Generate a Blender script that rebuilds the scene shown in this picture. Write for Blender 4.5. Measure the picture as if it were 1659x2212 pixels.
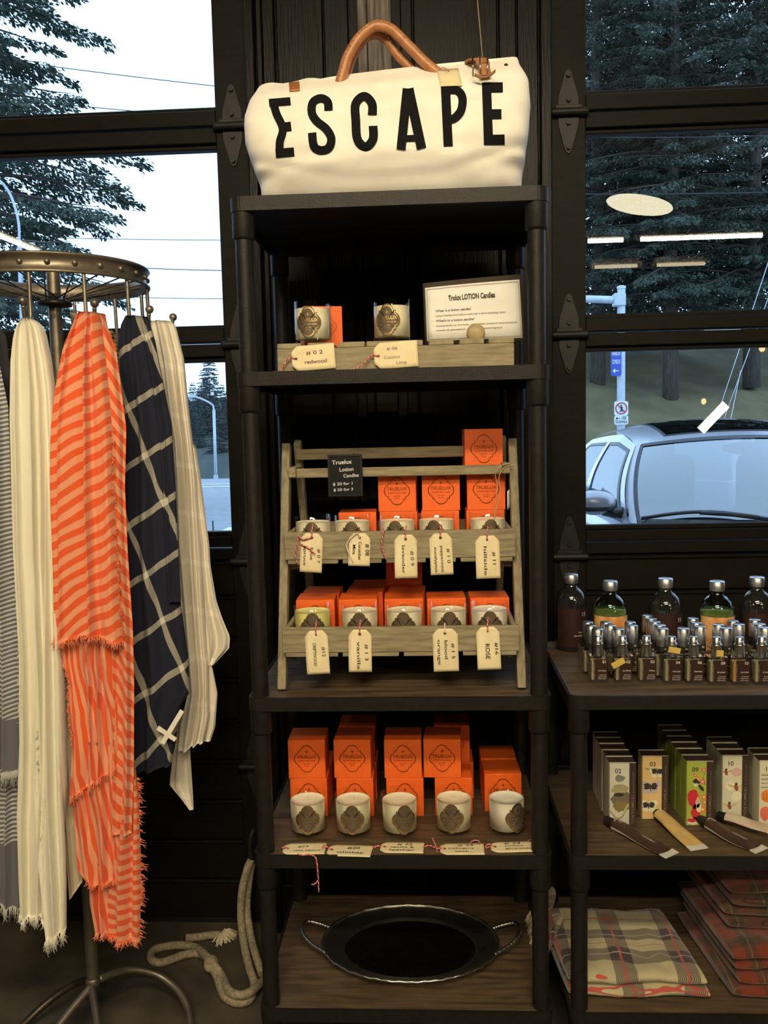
import bpy, bmesh, math, random
from mathutils import Vector, Matrix, noise
random.seed(7)
PI = math.pi
sin, cos = math.sin, math.cos
scene = bpy.context.scene
for o in list(bpy.data.objects): bpy.data.objects.remove(o)
COL = scene.collection

# ---------------------------------------------------------------- camera
H = 1.38                                   # eye height above the shop floor
FPX, PITCH, YAW, ROLL = 1890.8, .0935, .0539, .0226
FW = Vector((-sin(YAW)*cos(PITCH), cos(YAW)*cos(PITCH), -sin(PITCH)))
_rt = Vector((cos(YAW), sin(YAW), 0)); _up = _rt.cross(FW)
RT = cos(ROLL)*_rt - sin(ROLL)*_up; UP = sin(ROLL)*_rt + cos(ROLL)*_up
cd = bpy.data.cameras.new('camera'); cam = bpy.data.objects.new('camera', cd); COL.objects.link(cam)
cd.sensor_fit = 'VERTICAL'; cd.sensor_height = 36; cd.lens = 36*FPX/2212; cd.clip_end = 400; cd.clip_start = .05
m3 = Matrix((RT, UP, -FW)).transposed()
cam.matrix_world = Matrix.Translation((0, 0, H)) @ m3.to_4x4()
scene.camera = cam
def ray(x, y): return FW + RT*((x-829.5)/FPX) - UP*((y-1106)/FPX)
def atY(x, y, Y):
    d = ray(x, y); p = d*(Y/d.y); return Vector((p.x, p.y, p.z+H))
def atZ(x, y, Z):
    d = ray(x, y); p = d*((Z-H)/d.z); return Vector((p.x, p.y, Z))

# ---------------------------------------------------------------- world: even overcast dusk sky
w = bpy.data.worlds.new('overcast_sky'); scene.world = w; w.use_nodes = True
bgn = w.node_tree.nodes['Background']
bgn.inputs[0].default_value = (.47, .70, 1.0, 1); bgn.inputs[1].default_value = 3.0

# ---------------------------------------------------------------- exposure
vs = scene.view_settings
vs.view_transform = 'Standard'; vs.look = 'None'; vs.gamma = 1; vs.use_curve_mapping = False
vs.exposure = 0.0
LAMP = 1.0                                  # the shop lamps' overall level

# ---------------------------------------------------------------- materials
MATS = {}
def nodes(name):
    m = bpy.data.materials.new(name); m.use_nodes = True; nt = m.node_tree
    return m, nt, nt.nodes, nt.links, nt.nodes['Principled BSDF']
def pm(name, c1, c2=None, rough=.6, metal=0, scale=20, stretch=(1,1,1), bump=0, bscale=None, detail=4, lo=.35, hi=.65, spec=None, coat=0, rough2=None, sheen=0, trans=0, sub=0):
    """procedural principled material: two colours mixed through stretched noise, optional bump"""
    m, nt, N, L, b = nodes(name)
    tc = N.new('ShaderNodeTexCoord'); mp = N.new('ShaderNodeMapping'); mp.inputs['Scale'].default_value = stretch
    L.new(tc.outputs['Object'], mp.inputs[0])
    nz = N.new('ShaderNodeTexNoise'); nz.inputs['Scale'].default_value = scale; nz.inputs['Detail'].default_value = detail
    L.new(mp.outputs[0], nz.inputs[0])
    rp = N.new('ShaderNodeValToRGB'); e = rp.color_ramp.elements
    e[0].position, e[1].position = lo, hi
    c2 = c2 or tuple(x*.82 for x in c1)
    e[0].color = (*c1, 1); e[1].color = (*c2, 1)
    L.new(nz.outputs['Fac'], rp.inputs[0]); L.new(rp.outputs[0], b.inputs['Base Color'])
    b.inputs['Roughness'].default_value = rough; b.inputs['Metallic'].default_value = metal
    if spec is not None: b.inputs['Specular IOR Level'].default_value = spec
    if coat: b.inputs['Coat Weight'].default_value = coat
    if sheen: b.inputs['Sheen Weight'].default_value = sheen
    if trans: b.inputs['Transmission Weight'].default_value = trans
    if sub:
        b.inputs['Subsurface Weight'].default_value = sub; b.inputs['Subsurface Radius'].default_value = (.01, .006, .003)
    if rough2 is not None:
        mr = N.new('ShaderNodeMapRange'); mr.inputs[3].default_value = rough; mr.inputs[4].default_value = rough2
        L.new(nz.outputs['Fac'], mr.inputs[0]); L.new(mr.outputs[0], b.inputs['Roughness'])
    if bump:
        bn = N.new('ShaderNodeBump'); bn.inputs['Strength'].default_value = bump; bn.inputs['Distance'].default_value = .002
        if bscale:
            n2 = N.new('ShaderNodeTexNoise'); n2.inputs['Scale'].default_value = bscale; n2.inputs['Detail'].default_value = 3
            L.new(mp.outputs[0], n2.inputs[0]); L.new(n2.outputs['Fac'], bn.inputs['Height'])
        else: L.new(nz.outputs['Fac'], bn.inputs['Height'])
        L.new(bn.outputs[0], b.inputs['Normal'])
    MATS[name] = m; return m
def emis(name, col, s):
    m, nt, N, L, b = nodes(name); N.remove(b)
    e = N.new('ShaderNodeEmission'); e.inputs[0].default_value = (*col, 1); e.inputs[1].default_value = s
    L.new(e.outputs[0], N['Material Output'].inputs[0]); MATS[name] = m; return m
def thin_glass(name, tint=(1,1,1), k=2.0, rough=0.0):
    """a clear pane: see-through with a fresnel reflection on its outer faces"""
    m, nt, N, L, b = nodes(name); N.remove(b)
    tr = N.new('ShaderNodeBsdfTransparent'); tr.inputs[0].default_value = (*tint, 1)
    gl = N.new('ShaderNodeBsdfGlossy'); gl.inputs['Roughness'].default_value = rough
    fr = N.new('ShaderNodeFresnel'); fr.inputs[0].default_value = 1.5
    ge = N.new('ShaderNodeNewGeometry')
    inv = N.new('ShaderNodeMath'); inv.operation = 'SUBTRACT'; inv.inputs[0].default_value = 1; L.new(ge.outputs['Backfacing'], inv.inputs[1])
    mu = N.new('ShaderNodeMath'); mu.operation = 'MULTIPLY'; L.new(fr.outputs[0], mu.inputs[0]); L.new(inv.outputs[0], mu.inputs[1])
    m2 = N.new('ShaderNodeMath'); m2.operation = 'MULTIPLY'; m2.use_clamp = True; m2.inputs[1].default_value = k; L.new(mu.outputs[0], m2.inputs[0])
    mx = N.new('ShaderNodeMixShader'); L.new(m2.outputs[0], mx.inputs[0]); L.new(tr.outputs[0], mx.inputs[1]); L.new(gl.outputs[0], mx.inputs[2])
    L.new(mx.outputs[0], N['Material Output'].inputs[0]); MATS[name] = m; return m
def uvmat(name, build, rough=.8, sheen=.2, trans_l=0, bump=0):
    """cloth material driven by the UV map: build(N, L, u, v) returns a colour socket"""
    m, nt, N, L, b = nodes(name)
    tc = N.new('ShaderNodeTexCoord'); sp = N.new('ShaderNodeSeparateXYZ'); L.new(tc.outputs['UV'], sp.inputs[0])
    col = build(N, L, sp.outputs[0], sp.outputs[1], tc)
    L.new(col, b.inputs['Base Color']); b.inputs['Roughness'].default_value = rough; b.inputs['Sheen Weight'].default_value = sheen
    wv = N.new('ShaderNodeTexNoise'); wv.inputs['Scale'].default_value = 900; wv.inputs['Detail'].default_value = 1; L.new(tc.outputs['Object'], wv.inputs[0])
    bn = N.new('ShaderNodeBump'); bn.inputs['Strength'].default_value = .15; bn.inputs['Distance'].default_value = .001
    L.new(wv.outputs['Fac'], bn.inputs['Height']); L.new(bn.outputs[0], b.inputs['Normal'])
    if trans_l:
        tl = N.new('ShaderNodeBsdfTranslucent'); L.new(col, tl.inputs[0])
        mx = N.new('ShaderNodeMixShader'); mx.inputs[0].default_value = trans_l
        L.new(b.outputs[0], mx.inputs[1]); L.new(tl.outputs[0], mx.inputs[2]); L.new(mx.outputs[0], N['Material Output'].inputs[0])
    MATS[name] = m; return m
def nmath(N, L, op, a, b=None, clamp=False):
    n = N.new('ShaderNodeMath'); n.operation = op; n.use_clamp = clamp
    for i, x in enumerate((a, b)):
        if x is None: continue
        if isinstance(x, (int, float)): n.inputs[i].default_value = x
        else: L.new(x, n.inputs[i])
    return n.outputs[0]
def nmix(N, L, fac, a, b):
    n = N.new('ShaderNodeMix'); n.data_type = 'RGBA'
    L.new(fac, n.inputs[0])
    for i, x in ((6, a), (7, b)):
        if isinstance(x, tuple): n.inputs[i].default_value = (*x, 1)
        else: L.new(x, n.inputs[i])
    return n.outputs[2]
def stripe(N, L, x, period, width, off=0.0):
    """1 inside a band of the given width (fraction of the period)"""
    t = nmath(N, L, 'FRACT', nmath(N, L, 'ADD', nmath(N, L, 'DIVIDE', x, period), off))
    return nmath(N, L, 'LESS_THAN', t, width)

# ---------------------------------------------------------------- mesh builder
class MB:
    def __init__(s): s.v, s.f, s.m, s.sm, s.uv = [], [], [], [], None
    def add(s, vs, fs, mat=0, smooth=False):
        o = len(s.v); s.v += [tuple(p) for p in vs]
        for f in fs:
            s.f.append([i+o for i in f]); s.m.append(mat); s.sm.append(smooth)
        return s
    def box(s, c, size, mat=0, rot=None):
        x, y, z = (k/2 for k in size); vs = [Vector((a*x, b*y, d*z)) for d in (-1, 1) for b in (-1, 1) for a in (-1, 1)]
        if rot is not None: vs = [rot @ p for p in vs]
        vs = [p+Vector(c) for p in vs]
        return s.add(vs, [(0,2,3,1),(4,5,7,6),(0,1,5,4),(2,6,7,3),(0,4,6,2),(1,3,7,5)], mat)
    def bar(s, a, b, wx, wy, mat=0, side=Vector((1,0,0))):
        """square bar from a to b; wx measured along side"""
        a, b = Vector(a), Vector(b); d = (b-a).normalized(); sx = (side-d*side.dot(d)).normalized(); sy = d.cross(sx)
        vs = [p+sx*(i*wx/2)+sy*(j*wy/2) for p in (a, b) for i, j in ((-1,-1),(1,-1),(1,1),(-1,1))]
        return s.add(vs, [(0,3,2,1),(4,5,6,7),(0,1,5,4),(1,2,6,5),(2,3,7,6),(3,0,4,7)], mat)
    def cyl(s, a, b, r0, r1=None, n=16, mat=0, cap=True, smooth=True):
        a, b = Vector(a), Vector(b); r1 = r0 if r1 is None else r1; d = (b-a).normalized()
        t = Vector((1,0,0)) if abs(d.x) < .9 else Vector((0,1,0)); x = (t-d*t.dot(d)).normalized(); y = d.cross(x)
        vs = [p+(x*cos(2*PI*i/n)+y*sin(2*PI*i/n))*r for p, r in ((a, r0), (b, r1)) for i in range(n)]
        s.add(vs, [(i, (i+1)%n, n+(i+1)%n, n+i) for i in range(n)], mat, smooth)
        if cap: s.add(vs[:n], [tuple(range(n))[::-1]], mat); s.add(vs[n:], [tuple(range(n))], mat)
        return s
    def lathe(s, prof, n=32, c=(0,0,0), mat=0, smooth=True, sx=1, sy=1, matf=None):
        c = Vector(c); vs = [c+Vector((r*cos(2*PI*i/n)*sx, r*sin(2*PI*i/n)*sy, z)) for r, z in prof for i in range(n)]
        for k in range(len(prof)-1):
            fs = [(k*n+i, k*n+(i+1)%n, (k+1)*n+(i+1)%n, (k+1)*n+i) for i in range(n)]
            o = len(s.v)
            if k == 0: base = o; s.v += [tuple(p) for p in vs]
            for f in fs: s.f.append([i+base for i in f]); s.m.append(matf(k) if matf else mat); s.sm.append(smooth)
        return s
    def tube(s, pts, r, n=8, mat=0, closed=False, cap=True, matf=None, rf=None):
        P = [Vector(p) for p in pts]; K = len(P); X = None; rings = []
        for i in range(K):
            if closed: d = P[(i+1)%K]-P[i-1]
            else: d = P[min(i+1, K-1)]-P[max(i-1, 0)]
            d = d.normalized() if d.length > 1e-9 else Vector((0,0,1))
            if X is None:
                t = Vector((0,0,1)) if abs(d.z) < .9 else Vector((1,0,0)); X = (t-d*t.dot(d)).normalized()
            else:
                X = (X-d*X.dot(d)); X = X.normalized() if X.length > 1e-6 else Vector((1,0,0))
            Yv = d.cross(X); rr = rf(i/(K-1)) * r if rf else r
            rings.append([P[i]+(X*cos(2*PI*j/n)+Yv*sin(2*PI*j/n))*rr for j in range(n)])
        o = len(s.v)
        for rg in rings: s.v += [tuple(p) for p in rg]
        for i in range(K if closed else K-1):
            a, b = i*n, ((i+1)%K)*n
            for j in range(n):
                s.f.append([o+a+j, o+a+(j+1)%n, o+b+(j+1)%n, o+b+j]); s.m.append(matf(i, j) if matf else mat); s.sm.append(True)
        if cap and not closed:
            s.f.append([o+j for j in range(n)][::-1]); s.m.append(mat); s.sm.append(False)
            s.f.append([o+(K-1)*n+j for j in range(n)]); s.m.append(mat); s.sm.append(False)
        return s
    def ball(s, c, r, n=12, k=8, mat=0, sc=(1,1,1)):
        pr = [(max(1e-5, r*sin(PI*i/k)), -r*cos(PI*i/k)) for i in range(k+1)]; o = len(s.v)
        s.lathe(pr, n, (0,0,0), mat)
        for i in range(o, len(s.v)): p = s.v[i]; s.v[i] = (c[0]+p[0]*sc[0], c[1]+p[1]*sc[1], c[2]+p[2]*sc[2])
        return s
    def prism(s, pts, z0, z1, mat=0, fr=None):
        """extrude a 2-D polygon (ccw) from z0 to z1; fr maps (x, y, z) to space"""
        fr = fr or (lambda x, y, z: (x, y, z)); n = len(pts)
        s.add([fr(x, y, z0) for x, y in pts]+[fr(x, y, z1) for x, y in pts], [tuple(range(n))[::-1], tuple(range(n, 2*n))]+[(i, (i+1)%n, n+(i+1)%n, n+i) for i in range(n)], mat)
        return s
    def ringplate(s, outer, inner, z0, z1, mat=0, fr=None, smooth=False):
        fr = fr or (lambda x, y, z: (x, y, z)); n = len(outer); vs = []
        for z in (z0, z1): vs += [fr(x, y, z) for x, y in outer]+[fr(x, y, z) for x, y in inner]
        fs = []
        for i in range(n):
            j = (i+1)%n
            fs += [(i, j, 2*n+j, 2*n+i), (n+j, n+i, 3*n+i, 3*n+j), (2*n+i, 2*n+j, 3*n+j, 3*n+i), (j, i, n+i, n+j)]
        return s.add(vs, fs, mat, smooth)
    def grid(s, f, nu, nv, mat=0, smooth=True, closed_u=False):
        o = len(s.v); cols = nu if closed_u else nu+1
        for j in range(nv+1):
            for i in range(cols): s.v.append(tuple(f(i/nu, j/nv)))
        for j in range(nv):
            for i in range(nu):
                a = o+j*cols+i; b = o+j*cols+(i+1)%cols
                s.f.append([a, b, b+cols, a+cols]); s.m.append(mat(i/nu, j/nv) if callable(mat) else mat); s.sm.append(smooth)
        return s
    def sheet(s, f, nu, nv, th, mat=0, smooth=True):
        """a thin sheet with thickness: f(u, v) -> point; the back is offset by the local normal"""
        def nrm(u, v):
            e = 1e-3; a = Vector(f(min(u+e, 1), v))-Vector(f(max(u-e, 0), v)); b = Vector(f(u, min(v+e, 1)))-Vector(f(u, max(v-e, 0)))
            n = a.cross(b); return n.normalized() if n.length > 1e-12 else Vector((0,1,0))
        o = len(s.v); c = nu+1
        F = [[Vector(f(i/nu, j/nv)) for i in range(c)] for j in range(nv+1)]
        B = [[F[j][i]+nrm(i/nu, j/nv)*th for i in range(c)] for j in range(nv+1)]
        for g in (F, B):
            for row in g: s.v += [tuple(p) for p in row]
        K = c*(nv+1)
        def q(*i): s.f.append([o+k for k in i]); s.m.append(mat); s.sm.append(smooth)
        for j in range(nv):
            for i in range(nu):
                a = j*c+i; q(a+c, a+c+1, a+1, a); q(K+a, K+a+1, K+a+c+1, K+a+c)
        for i in range(nu): q(i, i+1, K+i+1, K+i); a = nv*c+i; q(a+1, a, K+a, K+a+1)
        for j in range(nv): a = j*c; q(a+c, a, K+a, K+a+c); a = j*c+nu; q(a, a+c, K+a+c, K+a)
        return s
    def text(s, txt, size, fr, mat=0, width=None, align='CENTER', sx=1.0, bold=.012):
        """flat lettering; fr(x, y) maps the text plane to space"""
        vs, fs = text_geo(txt, bold)
        x0 = min(p[0] for p in vs); x1 = max(p[0] for p in vs); k = size
        if width: sx = width/((x1-x0)*k)
        ox = {'CENTER': (x0+x1)/2, 'LEFT': x0, 'RIGHT': x1}[align]
        return s.add([fr((p[0]-ox)*k*sx, p[1]*k) for p in vs], fs, mat)
    def mesh(s, name, mats, uvf=None):
        me = bpy.data.meshes.new(name); me.from_pydata(s.v, [], s.f)
        for m in mats: me.materials.append(MATS[m] if isinstance(m, str) else m)
        me.polygons.foreach_set('material_index', s.m); me.polygons.foreach_set('use_smooth', s.sm)
        if uvf:
            ul = me.uv_layers.new(name='UVMap'); 
            buf = [0.0]*(2*len(me.loops)); vi = [0]*len(me.loops); me.loops.foreach_get('vertex_index', vi)
            cache = {}
            for k, i in enumerate(vi):
                if i not in cache: cache[i] = uvf(i, s.v[i])
                buf[2*k], buf[2*k+1] = cache[i]
            ul.data.foreach_set('uv', buf)
        me.update(); return me
    def build(s, name, mats, parent=None, bevel=0, uvf=None, seg=1):
        if isinstance(mats, str): mats = [mats]
        return place(name, s.mesh(name, mats, uvf), parent, bevel, seg)
def place(name, me, parent=None, bevel=0, seg=1, loc=None, rot=None):
    o = bpy.data.objects.new(name, me); COL.objects.link(o)
    if parent is not None: o.parent = parent
    if loc is not None: o.location = loc
    if rot is not None: o.rotation_euler = rot
    if bevel:
        b = o.modifiers.new('bevel', 'BEVEL'); b.width = bevel; b.segments = seg; b.limit_method = 'ANGLE'; b.angle_limit = .7
    return o
_tc = {}
def text_geo(txt, bold=0):
    if (txt, bold) in _tc: return _tc[(txt, bold)]
    cu = bpy.data.curves.new('lettering', 'FONT'); cu.body = txt; cu.size = 1; cu.resolution_u = 3; cu.fill_mode = 'FRONT'; cu.offset = bold
    o = bpy.data.objects.new('lettering', cu); COL.objects.link(o)
    dg = bpy.context.evaluated_depsgraph_get(); me = bpy.data.meshes.new_from_object(o.evaluated_get(dg))
    vs = [tuple(v.co[:2]) for v in me.vertices]; fs = [tuple(p.vertices) for p in me.polygons]
    bpy.data.objects.remove(o); bpy.data.curves.remove(cu); bpy.data.meshes.remove(me)
    _tc[(txt, bold)] = (vs, fs); return vs, fs
def tag(o, label, cat, group=None, kind=None):
    o['label'] = label
    if cat: o['category'] = cat
    if group: o['group'] = group
    if kind: o['kind'] = kind
    return o
def thing(name, label, cat, loc=(0,0,0), rotz=0, group=None):
    o = bpy.data.objects.new(name, None); COL.objects.link(o); o.empty_display_size = .05
    o.location = loc; o.rotation_euler = (0, 0, rotz)
    return tag(o, label, cat, group)
def struct(o, label=None):
    o['kind'] = 'structure'
    if label: o['label'] = label
    return o
def sempty(name, label=None, loc=(0,0,0)):
    o = bpy.data.objects.new(name, None); COL.objects.link(o); o.location = loc; return struct(o, label)
def copy_tree(o, parent=None, loc=None, rot=None, label=None, skip=()):
    c = o.copy(); COL.objects.link(c); c.parent = parent
    if loc is not None: c.location = loc
    if rot is not None: c.rotation_euler = rot
    if label: c['label'] = label
    for ch in o.children:
        if ch.name.split('.')[0] not in skip: copy_tree(ch, c)
    return c
def smooth_path(pts, k=6):
    """Catmull-Rom through the points"""
    P = [Vector(p) for p in pts]; out = []
    for i in range(len(P)-1):
        a, b, c, d = P[max(i-1, 0)], P[i], P[i+1], P[min(i+2, len(P)-1)]
        for j in range(k):
            t = j/k; out.append(.5*((2*b)+(c-a)*t+(2*a-5*b+4*c-d)*t*t+(3*b-a-3*c+d)*t**3))
    return out+[P[-1]]
def rrect(x0, x1, y0, y1, r, k=6):
    out = []
    for cx, cy, a in ((x1-r, y0+r, -PI/2), (x1-r, y1-r, 0), (x0+r, y1-r, PI/2), (x0+r, y0+r, PI)):
        out += [(cx+r*cos(a+PI/2*i/k), cy+r*sin(a+PI/2*i/k)) for i in range(k+1)]
    return out
def lerp_pts(pts, t):
    """piecewise linear x at t through [(t, x), ...]"""
    if t <= pts[0][0]: return pts[0][1]
    for (a, x), (b, y) in zip(pts, pts[1:]):
        if t <= b: return x+(y-x)*(t-a)/(b-a) if b > a else y
    return pts[-1][1]

# material library
pm('black_paint', (.0095,.0083,.0068), (.014,.012,.0095), rough=.5, spec=.22, scale=60, bump=.25, bscale=250)
pm('door_paint', (.0060,.0055,.0040), (.0095,.0083,.0058), rough=.5, spec=.08, scale=30, stretch=(1,1,6), bump=.08)
pm('wall_board', (.0022,.0019,.0016), (.0060,.0050,.0040), rough=.36, spec=.10, scale=40, stretch=(6,6,.35), bump=.5)
pm('wall_worn', (.07,.060,.050), (.19,.165,.140), rough=.6, spec=.1, scale=30, stretch=(5,5,.4), bump=.5)
pm('iron', (.010,.009,.0075), (.015,.013,.011), rough=.5, metal=.0, spec=.25, scale=40)
pm('concrete', (.024,.021,.013), (.080,.067,.042), rough=.75, scale=9, detail=8, lo=.3, hi=.75, bump=.3, bscale=120)
pm('dark_plaster', (.030,.027,.023), rough=.9, scale=5)
pm('ceiling_paint', (.10,.09,.075), rough=.9, scale=5)
pm('shelf_wood', (.038,.026,.015), (.14,.092,.048), rough=.55, scale=9, stretch=(1.2,9,9), detail=8, lo=.3, hi=.75, bump=.2)
pm('grey_wood', (.165,.135,.078), (.34,.285,.172), rough=.75, scale=14, stretch=(1.3,11,11), detail=7, lo=.3, hi=.72, bump=.35)
pm('grey_wood_end', (.22,.18,.10), (.35,.29,.175), rough=.8, scale=40, stretch=(1,1,1), bump=.3)
pm('grey_wood_up', (.165,.135,.078), (.33,.275,.168), rough=.75, scale=14, stretch=(11,11,1.3), detail=7, lo=.3, hi=.72, bump=.35)
pm('canvas', (.82,.78,.68), (.88,.84,.75), rough=.85, scale=14, bump=.12, bscale=700, sheen=.1)
pm('black_print', (.004,.004,.005), (.007,.007,.008), rough=.85, scale=300, spec=.15)
pm('leather', (.33,.125,.035), (.42,.17,.055), rough=.45, scale=60, bump=.15, bscale=300)
pm('leather_dark', (.20,.075,.03), (.28,.11,.04), rough=.5, scale=60)
pm('thread', (.75,.50,.28), rough=.8)
pm('brass', (.55,.42,.20), rough=.3, metal=1)
pm('steel', (.60,.60,.58), rough=.22, metal=1)
pm('silver', (.66,.64,.59), (.55,.53,.48), rough=.22, metal=1, scale=30, rough2=.40)
pm('silver_dull', (.30,.29,.27), (.22,.21,.19), rough=.2, metal=1, scale=30, rough2=.34)
pm('orange_card', (.80,.115,.008), (.84,.135,.012), rough=.55, scale=25)
pm('foil_dark', (.30,.09,.015), (.22,.06,.01), rough=.35, metal=.8)
pm('foil_gold', (.80,.58,.20), (.66,.45,.13), rough=.32, metal=1, scale=60)
pm('label_brown', (.085,.060,.038), (.10,.07,.045), rough=.6)
pm('label_text', (.55,.45,.26), rough=.4, metal=.6)
pm('wax', (.90,.82,.58), (.92,.85,.63), rough=.5, scale=8, sub=.0)
pm('wax_yellow', (.86,.80,.26), (.88,.83,.34), rough=.5, scale=8)
pm('wax_white', (.90,.85,.70), (.92,.87,.73), rough=.5, scale=8)
pm('wick', (.80,.74,.60), rough=.9)
thin_glass('jar_glass', (.99,.99,.98), 1.1)
thin_glass('pane_glass', (.93,.96,.97), 1.7)
pm('tag_card', (.74,.62,.36), (.80,.69,.43), rough=.8, scale=30)
pm('tag_ink', (.05,.042,.035), rough=.8)
pm('tag_ink_red', (.16,.08,.06), rough=.8)
pm('twine_red', (.55,.03,.05), rough=.9); pm('twine_white', (.72,.62,.52), rough=.9); pm('twine_tan', (.50,.38,.20), rough=.9)
pm('paper_white', (.80,.78,.72), (.83,.81,.75), rough=.7)
pm('card_brown', (.055,.042,.028), rough=.6)
pm('ink', (.035,.028,.022), rough=.7); pm('ink_grey', (.24,.20,.16), rough=.7)
pm('pebble', (.36,.27,.13), (.46,.36,.20), rough=.5, scale=40)
pm('slate', (.007,.0075,.008), rough=.6, spec=.2); pm('slate_frame', (.006,.006,.007), rough=.4)
pm('chalk', (.80,.80,.78), rough=.9)
pm('rope', (.20,.165,.105), (.36,.30,.20), rough=.95, scale=120, bump=.6, bscale=200)
pm('rope_fray', (.55,.47,.31), (.65,.57,.40), rough=.95)
pm('rack_metal', (.13,.108,.080), (.30,.255,.19), rough=.42, metal=.75, scale=18, detail=8, lo=.3, hi=.7, bump=.1)
pm('rack_dark', (.035,.028,.02), (.09,.07,.045), rough=.45, metal=.7, scale=25, detail=6)
# ================================================================ the room
struct(MB().box((0, -3.0, -.05), (9, 11.1, .1)).build('floor', 'concrete'), 'dark worn concrete shop floor')
struct(MB().box((0, -3.0, 3.65), (9, 11.1, .1)).build('ceiling', 'ceiling_paint'))
struct(MB().box((-4.45, -3.0, 1.8), (.1, 11.1, 3.6)).build('wall_left', 'dark_plaster'))
struct(MB().box((4.45, -3.0, 1.8), (.1, 11.1, 3.6)).build('wall_right', 'dark_plaster'))
struct(MB().box((0, -8.55, 1.8), (9, .1, 3.6)).build('wall_rear', 'dark_plaster'))
# front wall: pilaster between the two doors, headers, outer piers
wf = sempty('wall_front', 'black boarded pier and header around the two glazed overhead doors')
MB().box((-.065, 2.39, 1.8), (.77, .16, 3.6)).build('pier_core', 'wall_board', wf)
MB().box((0, 2.39, 3.21), (8.8, .16, .78)).build('header', 'wall_board', wf)
for sx in (-3.95, 3.95): MB().box((sx, 2.39, 1.41), (.9, .16, 2.82)).build('outer_pier', 'wall_board', wf)
bx = [(-.449,-.424,.030),(-.422,-.406,.012),(-.404,-.373,.022),(-.369,-.251,.012),(-.248,-.186,.016),(-.163,-.140,.020),(-.138,-.079,.020),(-.056,-.026,.014),(-.023,.186,.010),(.189,.232,.020),(.235,.287,.010),(.290,.318,.030)]
for i, (a, b, d) in enumerate(bx):
    for z0, z1, mt in (((0, 2.06, 'wall_board'), (2.063, 2.80, 'wall_worn')) if i in (5, 6) else ((0, 2.80, 'wall_board'),)):  # worn wood above; below the joint its shade is put into the colour
        MB().box(((a+b)/2, 2.31-d/2, (z0+z1)/2), (b-a, d, z1-z0)).build('board', mt, wf, bevel=.003)
MB().box((-.065, 2.286, .07), (.74, .012, .14)).build('plinth', 'wall_board', wf, bevel=.003)

def hinge(par, x, z):
    h = MB()
    up = [(-.026,.012),(.026,.012),(.026,.035),(.008,.098),(0,.104),(-.008,.098),(-.026,.035)]
    h.prism(up, 0, .004, fr=lambda a, b, c: (x+a, 2.32-c, z+b))
    h.prism([(a, -b) for a, b in up][::-1], 0, .004, fr=lambda a, b, c: (x+a, 2.32-c, z+b))
    h.box((x, 2.314, z+.006), (.066, .012, .016))
    o = h.build('hinge', 'iron', par, bevel=.001)
    MB().cyl((x-.042, 2.306, z-.004), (x+.042, 2.306, z-.004), .0095, n=14).ball((x-.043, 2.306, z-.004), .008).ball((x+.043, 2.306, z-.004), .008).build('pin', 'iron', o)
    for bz in (.028, .088, -.028, -.088): MB().cyl((x, 2.317, z+bz), (x, 2.309, z+bz), .0065, n=6, smooth=False).build('bolt', 'iron', o)
RAILS = [(1.040, 1.103), (1.583, 1.655), (2.130, 2.213), (2.70, 2.82)]
def overhead_door(name, x0, x1, inner, label):
    d = sempty(name, label); yb, yf = 2.375, 2.32
    st = [x0, x0+.088] if inner == 'l' else [x1-.088, x1]
    MB().box(((st[0]+st[1])/2, (yb+yf)/2, 1.42), (.088, yb-yf, 2.80)).build('stile', 'door_paint', d, bevel=.002)
    o2 = [x1-.088, x1] if inner == 'l' else [x0, x0+.088]
    MB().box(((o2[0]+o2[1])/2, (yb+yf)/2, 1.42), (.088, yb-yf, 2.80)).build('stile', 'door_paint', d, bevel=.002)
    xm = (x0+x1)/2; MB().box((xm, (yb+yf)/2, 1.42), (.07, yb-yf, 2.80)).build('stile', 'door_paint', d, bevel=.002)
    a, b = x0+.088, x1-.088
    for k, (z0, z1) in enumerate(RAILS):
        zm = (z0+z1)/2
        MB().box(((a+b)/2, 2.348, (z0+zm)/2-.001), (b-a, .050, zm-z0-.003)).build('rail', 'door_paint', d, bevel=.002)
        MB().box(((a+b)/2, 2.348, (z1+zm)/2+.001), (b-a, .050, z1-zm-.003)).build('rail', 'door_paint', d, bevel=.002)
        for zz in (z0-.006, z1+.006):
            if .9 < zz < 2.76: MB().box(((a+b)/2, 2.352, zz), (b-a, .03, .012)).build('glazing_bead', 'door_paint', d, bevel=.002)
    for k in range(3):
        z0, z1 = RAILS[k][1], RAILS[k+1][0]
        for u, v in ((a, xm-.035), (xm+.035, b)):
            MB().box(((u+v)/2, 2.352, (z0+z1)/2), (v-u, .005, z1-z0)).build('pane', 'pane_glass', d)
    z = .018
    while z < 1.03:
        h = min(.1155, 1.038-z)
        MB().box(((a+b)/2, 2.350, z+h/2-.002), (b-a, .040, h-.004)).build('board', 'door_paint', d, bevel=.002)
        MB().box(((a+b)/2, 2.334, z+h-.008), (b-a, .022, .010)).build('bead', 'door_paint', d, bevel=.003)
        z += .1155
    MB().box(((a+b)/2, 2.375, .53), (b-a, .01, 1.03)).build('backing', 'door_paint', d)
    MB().box(((x0+x1)/2, 2.355, .0105), (x1-x0, .04, .021)).build('bottom_seal', 'black_paint', d)
    xc = (st[0]+st[1])/2
    for z in (2.170, 1.617, 1.040, .47): hinge(d, xc, z)
    return d
overhead_door('door_1', -3.50, -.450, 'r', 'dark glazed overhead door behind the scarf rack')
overhead_door('door_2', .320, 3.50, 'l', 'dark glazed overhead door with a parked car behind it')

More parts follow.
